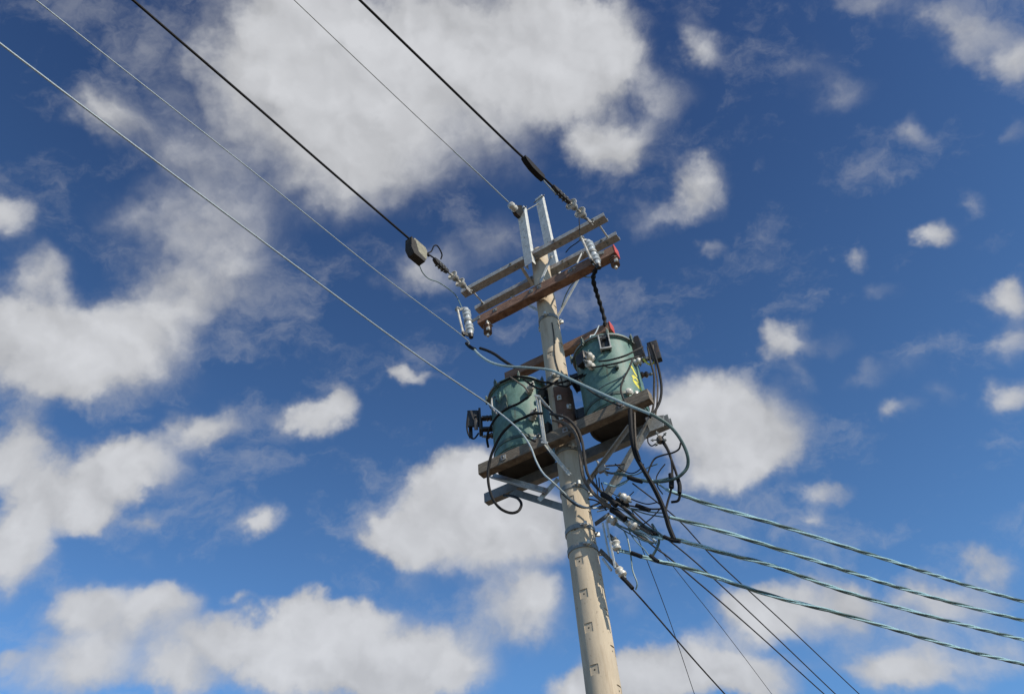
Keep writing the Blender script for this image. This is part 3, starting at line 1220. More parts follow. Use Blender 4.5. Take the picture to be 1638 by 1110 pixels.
# ------------------------------------------------------------------ light secondary wires A and B
nearB = PN(750, 552, 0.36)
farB = PZ(57, 0, nearB.z + 0.02)
span('secondary_wire', [(750, 552), (735, 531), (600, 431), (400, 271), (57, 0)][0:1] + [(738, 536), (600, 432), (400, 271), (57, 0)], nearB, farB, 0.0055, 'aluminium',
     'thin pale wire from the upper left corner to a black splice below the left cutout', group='pale wires from the upper left')
nearA = PN(780, 645, 0.42)
farA = PZ(0, 70, nearA.z + 0.02)
span('secondary_wire', [(780, 645), (640, 549), (305, 300), (0, 70)], nearA, farA, 0.0075, 'aluminium',
     'lowest pale wire from the left edge of the photo, passing across the left transformer', group='pale wires from the upper left',
     extra=[])
cable('wire_tail', cable_pts([(780, 645, .42), (800, 661), (818, 676), (834, 692), (848, 713), (858, 738), (869, 757), (882, 769), (900, 786, .3), (915, 800, .2), (935, 811, .19), (956, 812, .1), (975, 806, .05)]), 0.0085, 'aluminium',
      'pale wire hanging from the left transformer front and curling under the platform to the pole', 'wire')
cable('cable_splice', cable_pts([(746, 549, .36), (752, 555), (760, 559)]), 0.02, 'rubber',
      'black sleeve where the thin pale wire meets the thick pale cable, below the left cutout', 'cable splice')
cable('neutral_cable', cable_pts([(757, 557, .36), (766, 567), (780, 577), (795, 583), (812, 586), (845, 588), (880, 592), (905, 603), (950, 624, .4), (1000, 646, .42), (1040, 662, .42)]), 0.0135, 'neutral',
      'thick pale blue-grey cable sweeping across the front of the pole to the right transformer', 'cable')
cable('neutral_cable_tail', cable_pts([(1036, 660, .42), (1052, 668, .38), (1072, 682, .3), (1088, 702, .22), (1099, 726, .15), (1100, 745, .1), (1091, 758, .1), (1078, 766, .1), (1058, 770, .1), (1038, 770, .1), (1018, 766, .08), (1000, 760, .05), (984, 757, .02)]), 0.0145, 'service_dark',
      'dark green cable looping widest at the right of the platform', 'cable')
cable('jumper_cable', cable_pts([(768, 557, .33), (780, 561), (792, 567), (803, 575), (815, 583), (824, 588)]), 0.017, 'rubber',
      'short dark cable just above the thick pale cable, left of the pole', 'cable')
# the drop from the arm to the lower timber
pts = cable_pts([(957, 425, .28), (951, 436, .22), (949, 448, .18), (953, 464, .08), (957, 477, 0), (962, 493, -.08), (967, 511, -.14), (968, 522, -.15)])
sp = smooth(pts, 8)
b = MB()
b.tube(sp, [0.026 - 0.006 * i / len(sp) + 0.005 * math.sin(i * 1.1) for i in range(len(sp))], 10)
solo('drop_cable', b, M['rubber'], 'gnarled black taped cable hanging from the right cutout to the lower red beam end', 'cable')
cable('jumper_wire', [PN(946, 357, .25), PN(928, 347, .27), PN(927, 362, .28), PN(928, 376, .3), PN(933, 383, .32)], 0.006, 'rubber',
      'thin dark jumper from the right strain insulator down to the right cutout', 'jumper wire')
cable('jumper_wire', cable_pts([(955, 424, .25), (946, 443, .2), (930, 443, .1), (915, 455, 0), (905, 472, -.08), (898, 492, -.14)]), 0.007, 'teal_wire',
      'dark thin wire under the upper timber crossarm running from the right cutout to the pole', 'jumper wire')
cable('jumper_wire', cable_pts([(905, 404, .1), (912, 396, .14), (922, 389, .2), (931, 382, .25)]), 0.006, 'rubber',
      'tiny dark wire tail below the right half of the front crossarm', 'jumper wire')

# ------------------------------------------------------------------ transformer leads
CABLES = [
    # name, spec, radius, material, label
    ('lead_cable', [(846, 634, .36), (830, 645, .36), (812, 653, .36), (795, 666, .34), (784, 684, .3), (779, 700, .2), (781, 715, .1)], .014, 'rubber',
     'upper black cable wrapped across the front of the left transformer'),
    ('lead_cable', [(868, 661, .36), (852, 662, .38), (838, 668, .38), (820, 677, .38), (802, 695, .38), (788, 722, .36), (782, 745, .34), (781, 770, .34), (787, 795, .34), (799, 812, .3), (816, 820, .24), (829, 817, .2), (834, 806, .14), (828, 797, .08), (817, 793, -.02), (806, 792, -.14)], .0155, 'rubber',
     'long black cable crossing the left transformer and looping below the platform beam'),
    ('lead_cable', [(800, 612, .3), (822, 603, .32), (845, 604, .3), (865, 610, .26), (885, 613, .24), (905, 610, .22), (930, 600, .18), (945, 590, .16)], .013, 'rubber',
     'dark cable from the left transformer lid across the pole to the right transformer'),
    ('lead_cable', [(838, 607, .3), (852, 617, .31), (866, 622, .28), (882, 615, .25), (893, 608, .24)], .013, 'rubber',
     'short dark cable dipping between the left transformer and the pole'),
    ('lead_cable', [(815, 602, .34), (828, 611, .36), (838, 618, .38), (846, 628, .38)], .010, 'rubber_brown',
     'short pale brown lead from the left lid to the topmost bushing'),
    ('lead_cable', [(856, 706, .4), (844, 700, .4), (834, 692, .42)], .012, 'rubber',
     'stubby black lead from the lowest left bushing'),
    ('lead_cable', [(885, 672, .3), (903, 677, .3), (918, 690, .3), (926, 712, .3), (929, 740, .3), (933, 762, .28), (945, 784, .24), (962, 800, .2), (985, 818, .15), (1000, 832, .1), (1020, 842, .08), (1040, 853, .06)], .018, 'rubber_brown',
     'thick faded outer cable of the pair bending down the front of the pole'),
    ('lead_cable', [(880, 662, .28), (905, 668, .28), (922, 684, .28), (931, 706, .28), (936, 740, .27), (941, 760, .25), (955, 780, .2), (975, 797, .16), (998, 812, .1), (1020, 832, .08), (1045, 855, .06)], .016, 'rubber_grey',
     'thick dark inner cable of the pair bending down the front of the pole'),
    ('lead_cable', [(1008, 655, .32), (1009, 675, .34), (1011, 700, .33), (1017, 728, .28), (1030, 752, .24), (1045, 778, .18), (1058, 805, .12), (1066, 828, .08), (1070, 842, .06), (1078, 862, .04)], .023, 'rubber',
     'thickest black cable falling from the right transformer to the service drops'),
    ('lead_cable', [(1015, 660, .32), (1016, 690, .33), (1018, 715, .31), (1024, 735, .28)], .010, 'rubber_brown',
     'pale brown lead beside the thickest black cable'),
    ('lead_cable', [(1040, 548, .0), (1048, 570, .02), (1054, 592, .03), (1058, 618, .04), (1056, 640, .06), (1047, 658, .12), (1038, 664, .2)], .014, 'rubber',
     'rightmost black cable hanging beside the right transformer'),
    ('lead_cable', [(1036, 555, .0), (1041, 580, .03), (1046, 600, .04), (1046, 625, .05), (1045, 650, .08), (1040, 668, .12)], .012, 'rubber_grey',
     'inner of the dark cables hanging beside the right transformer'),
    ('lead_cable', [(1044, 552, .0), (1049, 590, .03), (1052, 615, .04), (1051, 645, .06), (1048, 668, .08)], .009, 'rubber_brown',
     'thin faded lead between the two black cables beside the right transformer'),
    ('lead_cable', [(958, 578, .3), (975, 576, .34), (1000, 569, .33), (1018, 560, .26), (1028, 555, .16)], .011, 'rubber_grey',
     'upper of two leads strung across the front of the right transformer'),
    ('lead_cable', [(945, 588, .26), (965, 585, .33), (990, 580, .34), (1012, 573, .28), (1022, 570, .2)], .011, 'rubber_grey',
     'lower of two leads strung across the front of the right transformer'),
    ('lead_cable', [(1012, 574, .3), (1006, 590, .34), (998, 605, .36), (993, 622, .37), (997, 637, .37), (1003, 650, .36)], .011, 'rubber_grey',
     'dark lead curving down the right front of the right transformer'),
    ('lead_cable', [(1000, 600, .36), (985, 608, .37), (970, 615, .36), (958, 622, .33)], .008, 'teal_wire',
     'thin green lead slanting over the middle of the right transformer'),
    ('lead_cable', [(1059, 706, .1), (1068, 720, .1), (1075, 738, .09), (1081, 755, .08), (1086, 772, .07), (1088, 786, .06), (1085, 800, .05), (1074, 803, .05)], .013, 'rubber',
     'black lead from the spiky clamp right of the platform down to the topmost service drop'),
    ('lead_cable', [(1061, 704, .1), (1071, 724, .1), (1075, 745, .09), (1075, 765, .08), (1073, 785, .07), (1068, 803, .06), (1065, 818, .06), (1067, 832, .06)], .011, 'rubber_grey',
     'dark twin lead close beside the clamp lead right of the platform'),
    ('lead_cable', [(1089, 708, .22), (1086, 718, .2), (1076, 724, .16), (1060, 728, .13), (1048, 733, .12), (1041, 744, .12), (1036, 758, .11)], .009, 'rubber_grey',
     'thin wavy lead inside the wide dark green loop'),
    ('lead_cable', [(1002, 760, .08), (1020, 758, .09), (1036, 748, .1), (1052, 742, .1)], .006, 'teal_wire',
     'thin blue lead rising to the right behind the thickest black cable'),
    ('lead_cable', [(986, 776, .05), (1000, 770, .06), (1012, 764, .08), (1025, 767, .09), (1042, 769, .09), (1062, 766, .09), (1075, 762, .09)], .008, 'teal_wire',
     'thin teal lead through the black splice right of the long brace'),
    ('lead_cable', [(975, 800, .05), (990, 806, .05), (1010, 809, .06), (1030, 813, .06), (1048, 814, .06), (1064, 813, .07)], .009, 'rubber_grey',
     'dark lead through the second black splice below the braces'),
    ('lead_cable', [(985, 800, .02), (1003, 811, .04), (1022, 815, .05), (1045, 819, .06), (1060, 820, .07)], .007, 'service_dark',
     'thin dark green lead just under the second black splice'),
    ('lead_cable', [(1043, 838, .03), (1051, 852, .03), (1054, 866, .03), (1050, 878, .03), (1043, 890, .03)], .012, 'service_dark',
     'short bowed dark jumper linking the two lowest service drops'),
    ('lead_cable', [(998, 848, .1), (1004, 862, .1), (1009, 888, .1), (1012, 912, .1), (1019, 932, .09), (1017, 943, .08)], .007, 'teal_wire',
     'thin blue wire hanging below the rack to the lowest thin line'),
    ('lead_cable', [(1010, 815, .05), (1018, 830, .06), (1030, 846, .06), (1040, 858, .05)], .005, 'service_dark',
     'thin dark wire inside the tangle right of the pole'),
    ('lead_cable', [(952, 760, .0), (955, 775, .02), (956, 790, .03), (962, 804, .05)], .006, 'rubber_grey',
     'left one of the little wires hanging from the pole side bracket'),
    ('lead_cable', [(958, 764, .0), (959, 778, .02), (962, 790, .04), (972, 800, .06)], .006, 'rubber_grey',
     'right one of the little wires hanging from the pole side bracket'),
    ('lead_cable', [(968, 745, .0), (985, 744, .02), (1000, 742, .02)], .009, 'rubber_brown',
     'upper one of two short brown leads between the pale braces'),
    ('lead_cable', [(962, 752, .0), (980, 757, .02), (995, 752, .02)], .012, 'rubber_brown',
     'lower one of two short brown leads between the pale braces'),
    ('lead_cable', [(958, 521, -.1), (954, 530, 0), (950, 536, .1), (944, 538, .14), (946, 548, .16), (952, 560, .18), (954, 572, .2)], .008, 'aluminium',
     'pale thin lead dropping over the left lid edge of the right transformer'),
    ('lead_cable', [(945, 596, .2), (932, 602, .2), (918, 612, .2), (905, 618, .2), (890, 615, .24), (875, 610, .28)], .010, 'rubber',
     'dark lead bridging the two transformers just above the dark shell on the pole'),
    ('lead_cable', [(925, 607, .3), (940, 622, .3), (958, 634, .32), (975, 642, .34), (993, 650, .34)], .010, 'rubber_grey',
     'dark lead just under the thick pale cable on the right transformer'),
    ('lead_cable', [(862, 640, .3), (872, 650, .3), (884, 660, .28), (893, 672, .26), (905, 684, .25), (912, 698, .25)], .012, 'rubber_grey',
     'dark lead from the left bushings across the foot of the dark shell on the pole'),
    ('lead_cable', [(968, 806, .1), (984, 818, .1), (1000, 834, .09), (1012, 850, .08), (1030, 862, .07), (1046, 868, .06)], .009, 'rubber_brown',
     'pale brown lead at the lower edge of the tangle right of the pole'),
    ('lead_cable', [(955, 818, .1), (968, 815, .1), (985, 812, .1), (1000, 818, .09), (1015, 830, .08), (1035, 842, .07)], .007, 'aluminium',
     'bare thin lead in the middle of the tangle right of the pole'),
    ('lead_cable', [(975, 786, .04), (985, 792, .05), (995, 795, .06), (1006, 793, .07), (1014, 786, .07)], .005, 'rubber_grey',
     'tiny sagging wire just below the foot of the shorter pale brace'),
    ('lead_cable', [(962, 772, .02), (968, 790, .05), (980, 808, .07), (996, 822, .08), (1010, 842, .08)], .007, 'rubber_grey',
     'dark wire dropping steeply from the star shaped bracket into the tangle'),
    ('lead_cable', [(972, 812, .1), (985, 800, .08), (1000, 795, .07), (1020, 802, .07), (1036, 806, .07), (1052, 803, .07)], .006, 'rubber',
     'thin arched black wire over the second black splice'),
    ('lead_cable', [(1012, 846, .07), (1026, 840, .07), (1040, 830, .07), (1052, 818, .07), (1062, 806, .07)], .006, 'rubber_grey',
     'thin dark wire rising to the right across the tangle'),
    ('lead_cable', [(965, 826, .1), (980, 836, .1), (998, 848, .09), (1016, 858, .08), (1034, 866, .07), (1052, 868, .06)], .006, 'service_dark',
     'thin green wire under the rack spools to the third service cable'),
    ('lead_cable', [(1030, 742, .1), (1022, 752, .09), (1010, 757, .08), (996, 752, .06), (984, 742, .04)], .006, 'rubber',
     'thin black wire sagging between the star shaped bracket and the thickest cable'),
    ('lead_cable', [(1064, 742, .1), (1056, 752, .1), (1050, 764, .09), (1052, 778, .08), (1060, 790, .07)], .006, 'rubber_grey',
     'thin curled wire inside the loops left of the twin upright splices'),
    ('lead_cable', [(940, 798, .15), (952, 800, .13), (962, 806, .11), (970, 816, .1)], .008, 'rubber',
     'short black wire at the right edge of the pole above the rack'),
    ('lead_cable', [(1003, 836, .08), (1008, 852, .08), (1018, 866, .08), (1030, 878, .08), (1038, 888, .08)], .006, 'teal_wire',
     'thin teal wire falling from the tangle to the lowest service cable'),
    ('lead_cable', [(900, 790, .2), (908, 797, .2), (922, 808, .19), (938, 812, .17), (955, 806, .12), (970, 800, .1)], .010, 'rubber_grey',
     'dark wire wrapped round the front of the pole just under the platform'),
]
for nm, spec, r, m_, lab in CABLES:
    cable(nm, cable_pts(spec), r * .88, m_, lab, 'cable', 'leads round the transformers')

# black splices
for spec, r, lab in (
        ([(1005, 763, .09), (1015, 767), (1027, 770)], .02, 'black splice sleeve right of the long pale brace'),
        ([(1018, 808, .07), (1028, 812), (1039, 816)], .02, 'black splice sleeve under the braces, left of the thickest cable'),
        ([(1073, 758, .08), (1074, 768), (1074, 780)], .022, 'left one of the two upright black splices at the right of the tangle'),
        ([(1084, 765, .07), (1087, 776), (1087, 788)], .018, 'right one of the two upright black splices at the right of the tangle'),
        ([(963, 790, .2), (975, 797), (986, 808)], .024, 'thick dark sleeve on the cable pair right of the pole, upper one'),
        ([(978, 815, .16), (990, 822), (1000, 830)], .026, 'thick dark sleeve on the cable pair right of the pole, lower one'),
        ([(1010, 884, .1), (1018, 887), (1026, 890)], .018, 'black sleeve near the pole on the lowest service drop'),
        ([(986, 800, .08), (996, 804), (1004, 808)], .02, 'dark sleeve just below the foot of the long pale brace')):
    cable('cable_splice', cable_pts(spec), r, 'rubber', lab, 'cable splice', 'black splices in the tangle right of the pole', seg=12)

# spiky clamp with pale fitting at the right of the platform
cc = PN(1056, 703, .1)
t = thing('branch_clamp', 'small spiky clamp hanging right of the platform corner', 'wire clamp', cc)
b = MB()
b.lathe(cc - UP * .04, UP, [(.01, 0), (.03, .008), (.036, .03), (.03, .06), (.012, .08)], 14)
part('body', b, M['rubber_brown'], t)
for i in range(5):
    an = i * 1.257 + .4
    d = (A * math.cos(an) + UP * math.sin(an) * .8 + N * .3).normalized()
    b = MB()
    b.cyl(cc, cc + d * .085, .0075, .006, seg=8)
    b.cyl(cc + d * .06, cc + d * .072, .014, seg=6)
    part('screw', b, M['dull_steel'], t)
cable('link_wire', cable_pts([(1036, 700, .1), (1037, 708), (1043, 713), (1052, 707)]), .006, 'rubber',
      'tiny black hooked wire left of the spiky clamp', 'wire')

# bracket with studs at the pole side under the platform
cc = PN(962, 748, .02)
t = thing('side_bracket', 'pale star shaped bracket with studs on the right of the pole under the platform', 'bracket', cc)
b = MB()
b.box(cc, A * .035, N * .02, UP * .05, .008)
part('body', b, M['steel'], t)
for (dx, dy) in ((-12, 10), (13, 2), (-8, -12), (8, -13), (10, 12)):
    q = PN(962 + dx, 748 + dy, .0)
    b = MB()
    b.cyl(cc, q, .012, .010, seg=8)
    part('stud', b, M['steel'], t)

# ------------------------------------------------------------------ secondary rack right of the pole
t = thing('secondary_rack', 'white double bar rack with spool insulators on the right of the pole', 'insulator rack', PN(975, 870, .1))
b = MB()
b.bar(PN(964, 836, .1), PN(976, 897, .1), .014, .012, A)
b.bar(PN(970, 834, .13), PN(984, 908, .13), .016, .012, A)
part('rail', b, M['bright_steel'], t)
for p0, p1, w in (((952, 838), (975, 822), .035), ((960, 880), (985, 905), .035), ((964, 893), (978, 912), .018), ((958, 812), (976, 808), .03)):
    b = MB()
    b.bar(PN(*p0, .08), PN(*p1, .12), w, .012, UP)
    part('bracket', b, M['rubber_brown'] if p0[1] != 893 else M['bright_steel'], t)
for i, (px, py, ex, ey) in enumerate(((979, 832, 8, 5), (986, 872, 2, 9), (993, 915, 5, 6), (1000, 797, 8, 5), (1012, 840, 9, 5))):
    c = PN(px, py, .1)
    d = (PN(px + ex, py + ey, .1) - c).normalized()
    b = MB()
    b.lathe(c - d * .045, d, [(.02, 0), (.034, .008), (.038, .025), (.026, .042), (.026, .05), (.038, .066), (.034, .084), (.02, .092)], 20)
    o = part('spool', b, M['porcelain'], t)
    b = MB()
    b.cyl(c - d * .075, c + d * .075, .009, seg=8)
    b.box(c - d * .06, d * .008, UP.cross(d).normalized() * .03, (UP - d * d.z).normalized() * .02, .003)
    part('spool_bolt', b, M['dull_steel'], o)
    if i in (1, 2):
        b = MB()
        q = PN(px - 12, py - 16, .1)
        b.bar(q, c - d * .04, .04, .03, A, .006)
        part('clevis_arm', b, M['rubber_brown'], t)

# ------------------------------------------------------------------ service drops
def twisted(pxs, near, far, lab, pitch=0.9, ph=0.0):
    ln = Line3(pxs[0], near, pxs[-1], far)
    pts = smooth([ln.at(*p) for p in pxs], 14)
    d = (pts[-1] - pts[-2]).normalized()
    hd = V((d.x, d.y, 0)).normalized()
    sl = d.z / V((d.x, d.y, 0)).length
    for k in range(1, 60):
        x = 0.25 * k
        pts.append(far + hd * x + UP * (sl * x + .004 * x * x))
    # resample by arc length
    out = []
    acc = 0
    step = 0.045
    for i in range(len(pts) - 1):
        a_, b_ = pts[i], pts[i + 1]
        l_ = (b_ - a_).length
        while acc < l_:
            out.append((a_.lerp(b_, acc / l_), (b_ - a_).normalized()))
            acc += step
        acc -= l_
    t = thing('service_drop', lab, 'service cable', near, 'twisted pale blue cables running off to the right')
    s_ = 0.0
    st = [[], [], []]
    for i, (p, u) in enumerate(out):
        x = u.cross(UP).normalized()
        y = x.cross(u)
        s_ = i * step
        an = 2 * math.pi * s_ / pitch + ph + 0.9 * math.sin(s_ * 1.7 + ph) + 0.5 * noise.noise(V((s_ * 1.3, ph, 0)))
        fan = min(1.0, 0.55 + s_ * 1.2)
        for k in range(3):
            aa = an + k * 2.094
            st[k].append(p + (x * math.cos(aa) + y * math.sin(aa)) * .0105 * fan)
    for k, m_ in enumerate(('service_light', 'service_dark', 'service_light')):
        b = MB()
        b.tube(st[k], .0092 if k < 2 else .0082, 8)
        part('conductor', b, M[m_], t)
    return ln


def zfar(px, py, Y):
    return PY(px, py, Y)


near = PN(1066, 783, .05)
twisted([(1066, 783), (1092, 792), (1160, 815), (1240, 838), (1340, 870), (1450, 905), (1550, 937), (1638, 962)], near, zfar(1638, 962, 8.6),
        'topmost twisted pale blue service cable running off to the right', ph=0.3)
near = PN(1070, 827, .05)
twisted([(1070, 827), (1095, 833), (1140, 845), (1230, 873), (1330, 905), (1430, 937), (1540, 968), (1638, 992)], near, zfar(1638, 992, 8.6),
        'second twisted pale blue service cable from the top', ph=2.1)
near = PN(1040, 856, .05)
twisted([(1040, 856), (1075, 862), (1098, 867), (1165, 886), (1240, 906), (1340, 942), (1450, 975), (1550, 1001), (1638, 1023)], near, zfar(1638, 1023, 8.6),
        'third twisted pale blue service cable from the top', ph=4.0)
near = PN(990, 880, .1)
twisted([(990, 880), (1020, 888), (1052, 897), (1098, 908), (1180, 935), (1250, 957), (1340, 980), (1450, 1012), (1550, 1041), (1638, 1062)], near, zfar(1638, 1062, 8.6),
        'lowest twisted pale blue service cable, starting nearest the pole', ph=5.2)
# pale wires of the tangle feeding the drops
TANG = [
    ([(985, 826, .15), (1005, 838, .1), (1022, 848, .08), (1042, 857, .05), (1060, 862, .05)], .012, 'service_light', 'pale blue strand feeding the third service cable from the rack'),
    ([(995, 832, .14), (1012, 846, .1), (1030, 853, .07), (1050, 866, .05)], .010, 'aluminium', 'bare bright strand beside the pale feeding strand'),
    ([(1000, 825, .12), (1025, 838, .08), (1048, 850, .06), (1072, 864, .05)], .010, 'service_dark', 'dark strand above the pale feeding strand'),
    ([(985, 838, .15), (1008, 848, .1), (1030, 857, .07), (1043, 870, .06)], .009, 'service_dark', 'dark strand below the pale feeding strand'),
    ([(965, 772, .02), (985, 778, .04), (1003, 770, .06)], .008, 'service_light', 'short pale blue strand crossing the long brace'),
    ([(1030, 760, .08), (1050, 772, .06), (1070, 786, .05)], .008, 'service_light', 'pale blue strand leading to the topmost service cable'),
    ([(1005, 812, .06), (1035, 822, .05), (1070, 828, .05)], .006, 'teal_wire', 'thin strand leading to the second service cable'),
]
for spec, r, m_, lab in TANG:
    cable('feeder_strand', cable_pts(spec), r, m_, lab, 'wire', 'feeder strands right of the pole')
for spec, lab in (([(1062, 858, .05), (1075, 864), (1088, 866)], 'black end sleeve at the start of the third service cable'),
                  ([(1040, 888, .06), (1047, 894), (1053, 898)], 'black end sleeve part way along the lowest service cable'),
                  ([(1036, 846, .06), (1043, 850), (1050, 854)], 'small black connector in the tangle left of the third service cable')):
    cable('end_sleeve', cable_pts(spec), .016, 'rubber', lab, 'cable sleeve', 'black sleeves on the service cables')

# ------------------------------------------------------------------ thin lines running away at lower right
AWAY = [
    ([(1000, 836), (1050, 877), (1080, 900), (1200, 1003), (1319, 1110)], .1, 3.95, .0075, 'left one of three close thin lines slanting to the lower right'),
    ([(985, 795), (1012, 816), (1040, 841), (1114, 900), (1225, 1003), (1337, 1110)], .06, 3.95, .0072, 'middle one of three close thin lines slanting to the lower right'),
    ([(1012, 773), (1055, 806), (1091, 837), (1150, 900), (1263, 1004), (1375, 1110)], .05, 4.0, .0066, 'right one of three close thin lines slanting to the lower right'),
    ([(998, 928), (1010, 940), (1050, 985), (1105, 1049), (1160, 1110)], .1, 3.15, .0075, 'thin line from the lowest rack spool slanting down beside the pole'),
    ([(1020, 833), (1100, 935), (1140, 985), (1190, 1050), (1235, 1110)], .05, 4.3, .0035, 'hair-thin faint line between the rack line and the three close lines'),
    ([(1012, 838), (1050, 935), (1074, 1000), (1095, 1062), (1111, 1110)], .05, 3.4, .0035, 'hair-thin faint line closest to the pole at the bottom edge'),
]
for pxs, n, hz, r, lab in AWAY:
    near = PN(*pxs[0], n)
    far = PZ(*pxs[-1], hz + 1.6)
    span('drop_line', pxs, near, far, r, 'rubber_grey', lab, 'wire', 22.0, 'thin lines running away at the lower right')
cable('end_sleeve', cable_pts([(994, 922, .1), (1003, 931), (1012, 941)]), .017, 'rubber', 'black end sleeve below the lowest rack spool', 'cable sleeve', 'black sleeves on the service cables')

# ------------------------------------------------------------------ sun and world
SUN_AZ = math.radians(48)       # to the right of "straight back at the camera"
SUN_EL = math.radians(36)
sdir = V((math.sin(SUN_AZ) * math.cos(SUN_EL), -math.cos(SUN_AZ) * math.cos(SUN_EL), math.sin(SUN_EL)))
sl = bpy.data.lights.new('sun', 'SUN')
sl.energy = 4.8
sl.angle = math.radians(0.5)
sl.color = (1.0, 0.91, 0.77)
so = bpy.data.objects.new('sun', sl)
so.rotation_euler = (-sdir).to_track_quat('-Z', 'Y').to_euler()
so.location = (20, -20, 30)
COL.objects.link(so)

world = bpy.data.worlds.new('World')
scene.world = world
world.use_nodes = True
nt = world.node_tree
nt.nodes.clear()
out = nt.nodes.new('ShaderNodeOutputWorld')
STRENGTH = 0.10
SOFT = 1.36
AMP1, AMP2, BIAS = 1.08, 0.34, 0.10
AL0, AL1 = 0.05, 1.0
CLOUD = (5.2, 5.28, 5.48)
SKY_LOW = (0.94, 1.38, 1.68)
SKY_HIGH = (0.39, 0.55, 0.84)
sky = nt.nodes.new('ShaderNodeTexSky')
sky.sky_type = 'NISHITA'
sky.sun_disc = False
sky.sun_elevation = SUN_EL
sky.sun_rotation = math.atan2(sdir.x, sdir.y)
sky.altitude = 800
sky.air_density = 1.0
sky.dust_density = 0.6
sky.ozone_density = 2.2
tc = nt.nodes.new('ShaderNodeTexCoord')
lk = nt.links.new


def math_n(op, a, b=None, c=None, clamp=False):
    n = nt.nodes.new('ShaderNodeMath')
    n.operation = op
    n.use_clamp = clamp
    for i, x in enumerate((a, b, c)):
        if x is None:
            continue
        if isinstance(x, (int, float)):
            n.inputs[i].default_value = x
        else:
            lk(x, n.inputs[i])
    return n.outputs[0]


def noise_n(vec, scale, detail=5, rough=0.6, color=False):
    n = nt.nodes.new('ShaderNodeTexNoise')
    n.inputs['Scale'].default_value = scale
    n.inputs['Detail'].default_value = detail
    n.inputs['Roughness'].default_value = rough
    lk(vec, n.inputs['Vector'])
    return n.outputs['Color' if color else 'Fac']


def vm(op, a, b=None, s=None):
    n = nt.nodes.new('ShaderNodeVectorMath')
    n.operation = op
    for i, x in enumerate((a, b)):
        if x is None:
            continue
        if isinstance(x, (tuple, Vector)):
            n.inputs[i].default_value = x
        else:
            lk(x, n.inputs[i])
    if s is not None:
        n.inputs['Scale'].default_value = s
    return n.outputs['Value' if op in ('LENGTH', 'DOT_PRODUCT') else 'Vector']


dirv = vm('NORMALIZE', tc.outputs['Generated'])
w1 = vm('SCALE', vm('SUBTRACT', noise_n(dirv, 5.0, 3, .55, True), (.5, .5, .5)), None, .065)
w2 = vm('SCALE', vm('SUBTRACT', noise_n(dirv, 17.0, 4, .6, True), (.5, .5, .5)), None, .055)
wd = vm('ADD', vm('ADD', dirv, w1), w2)

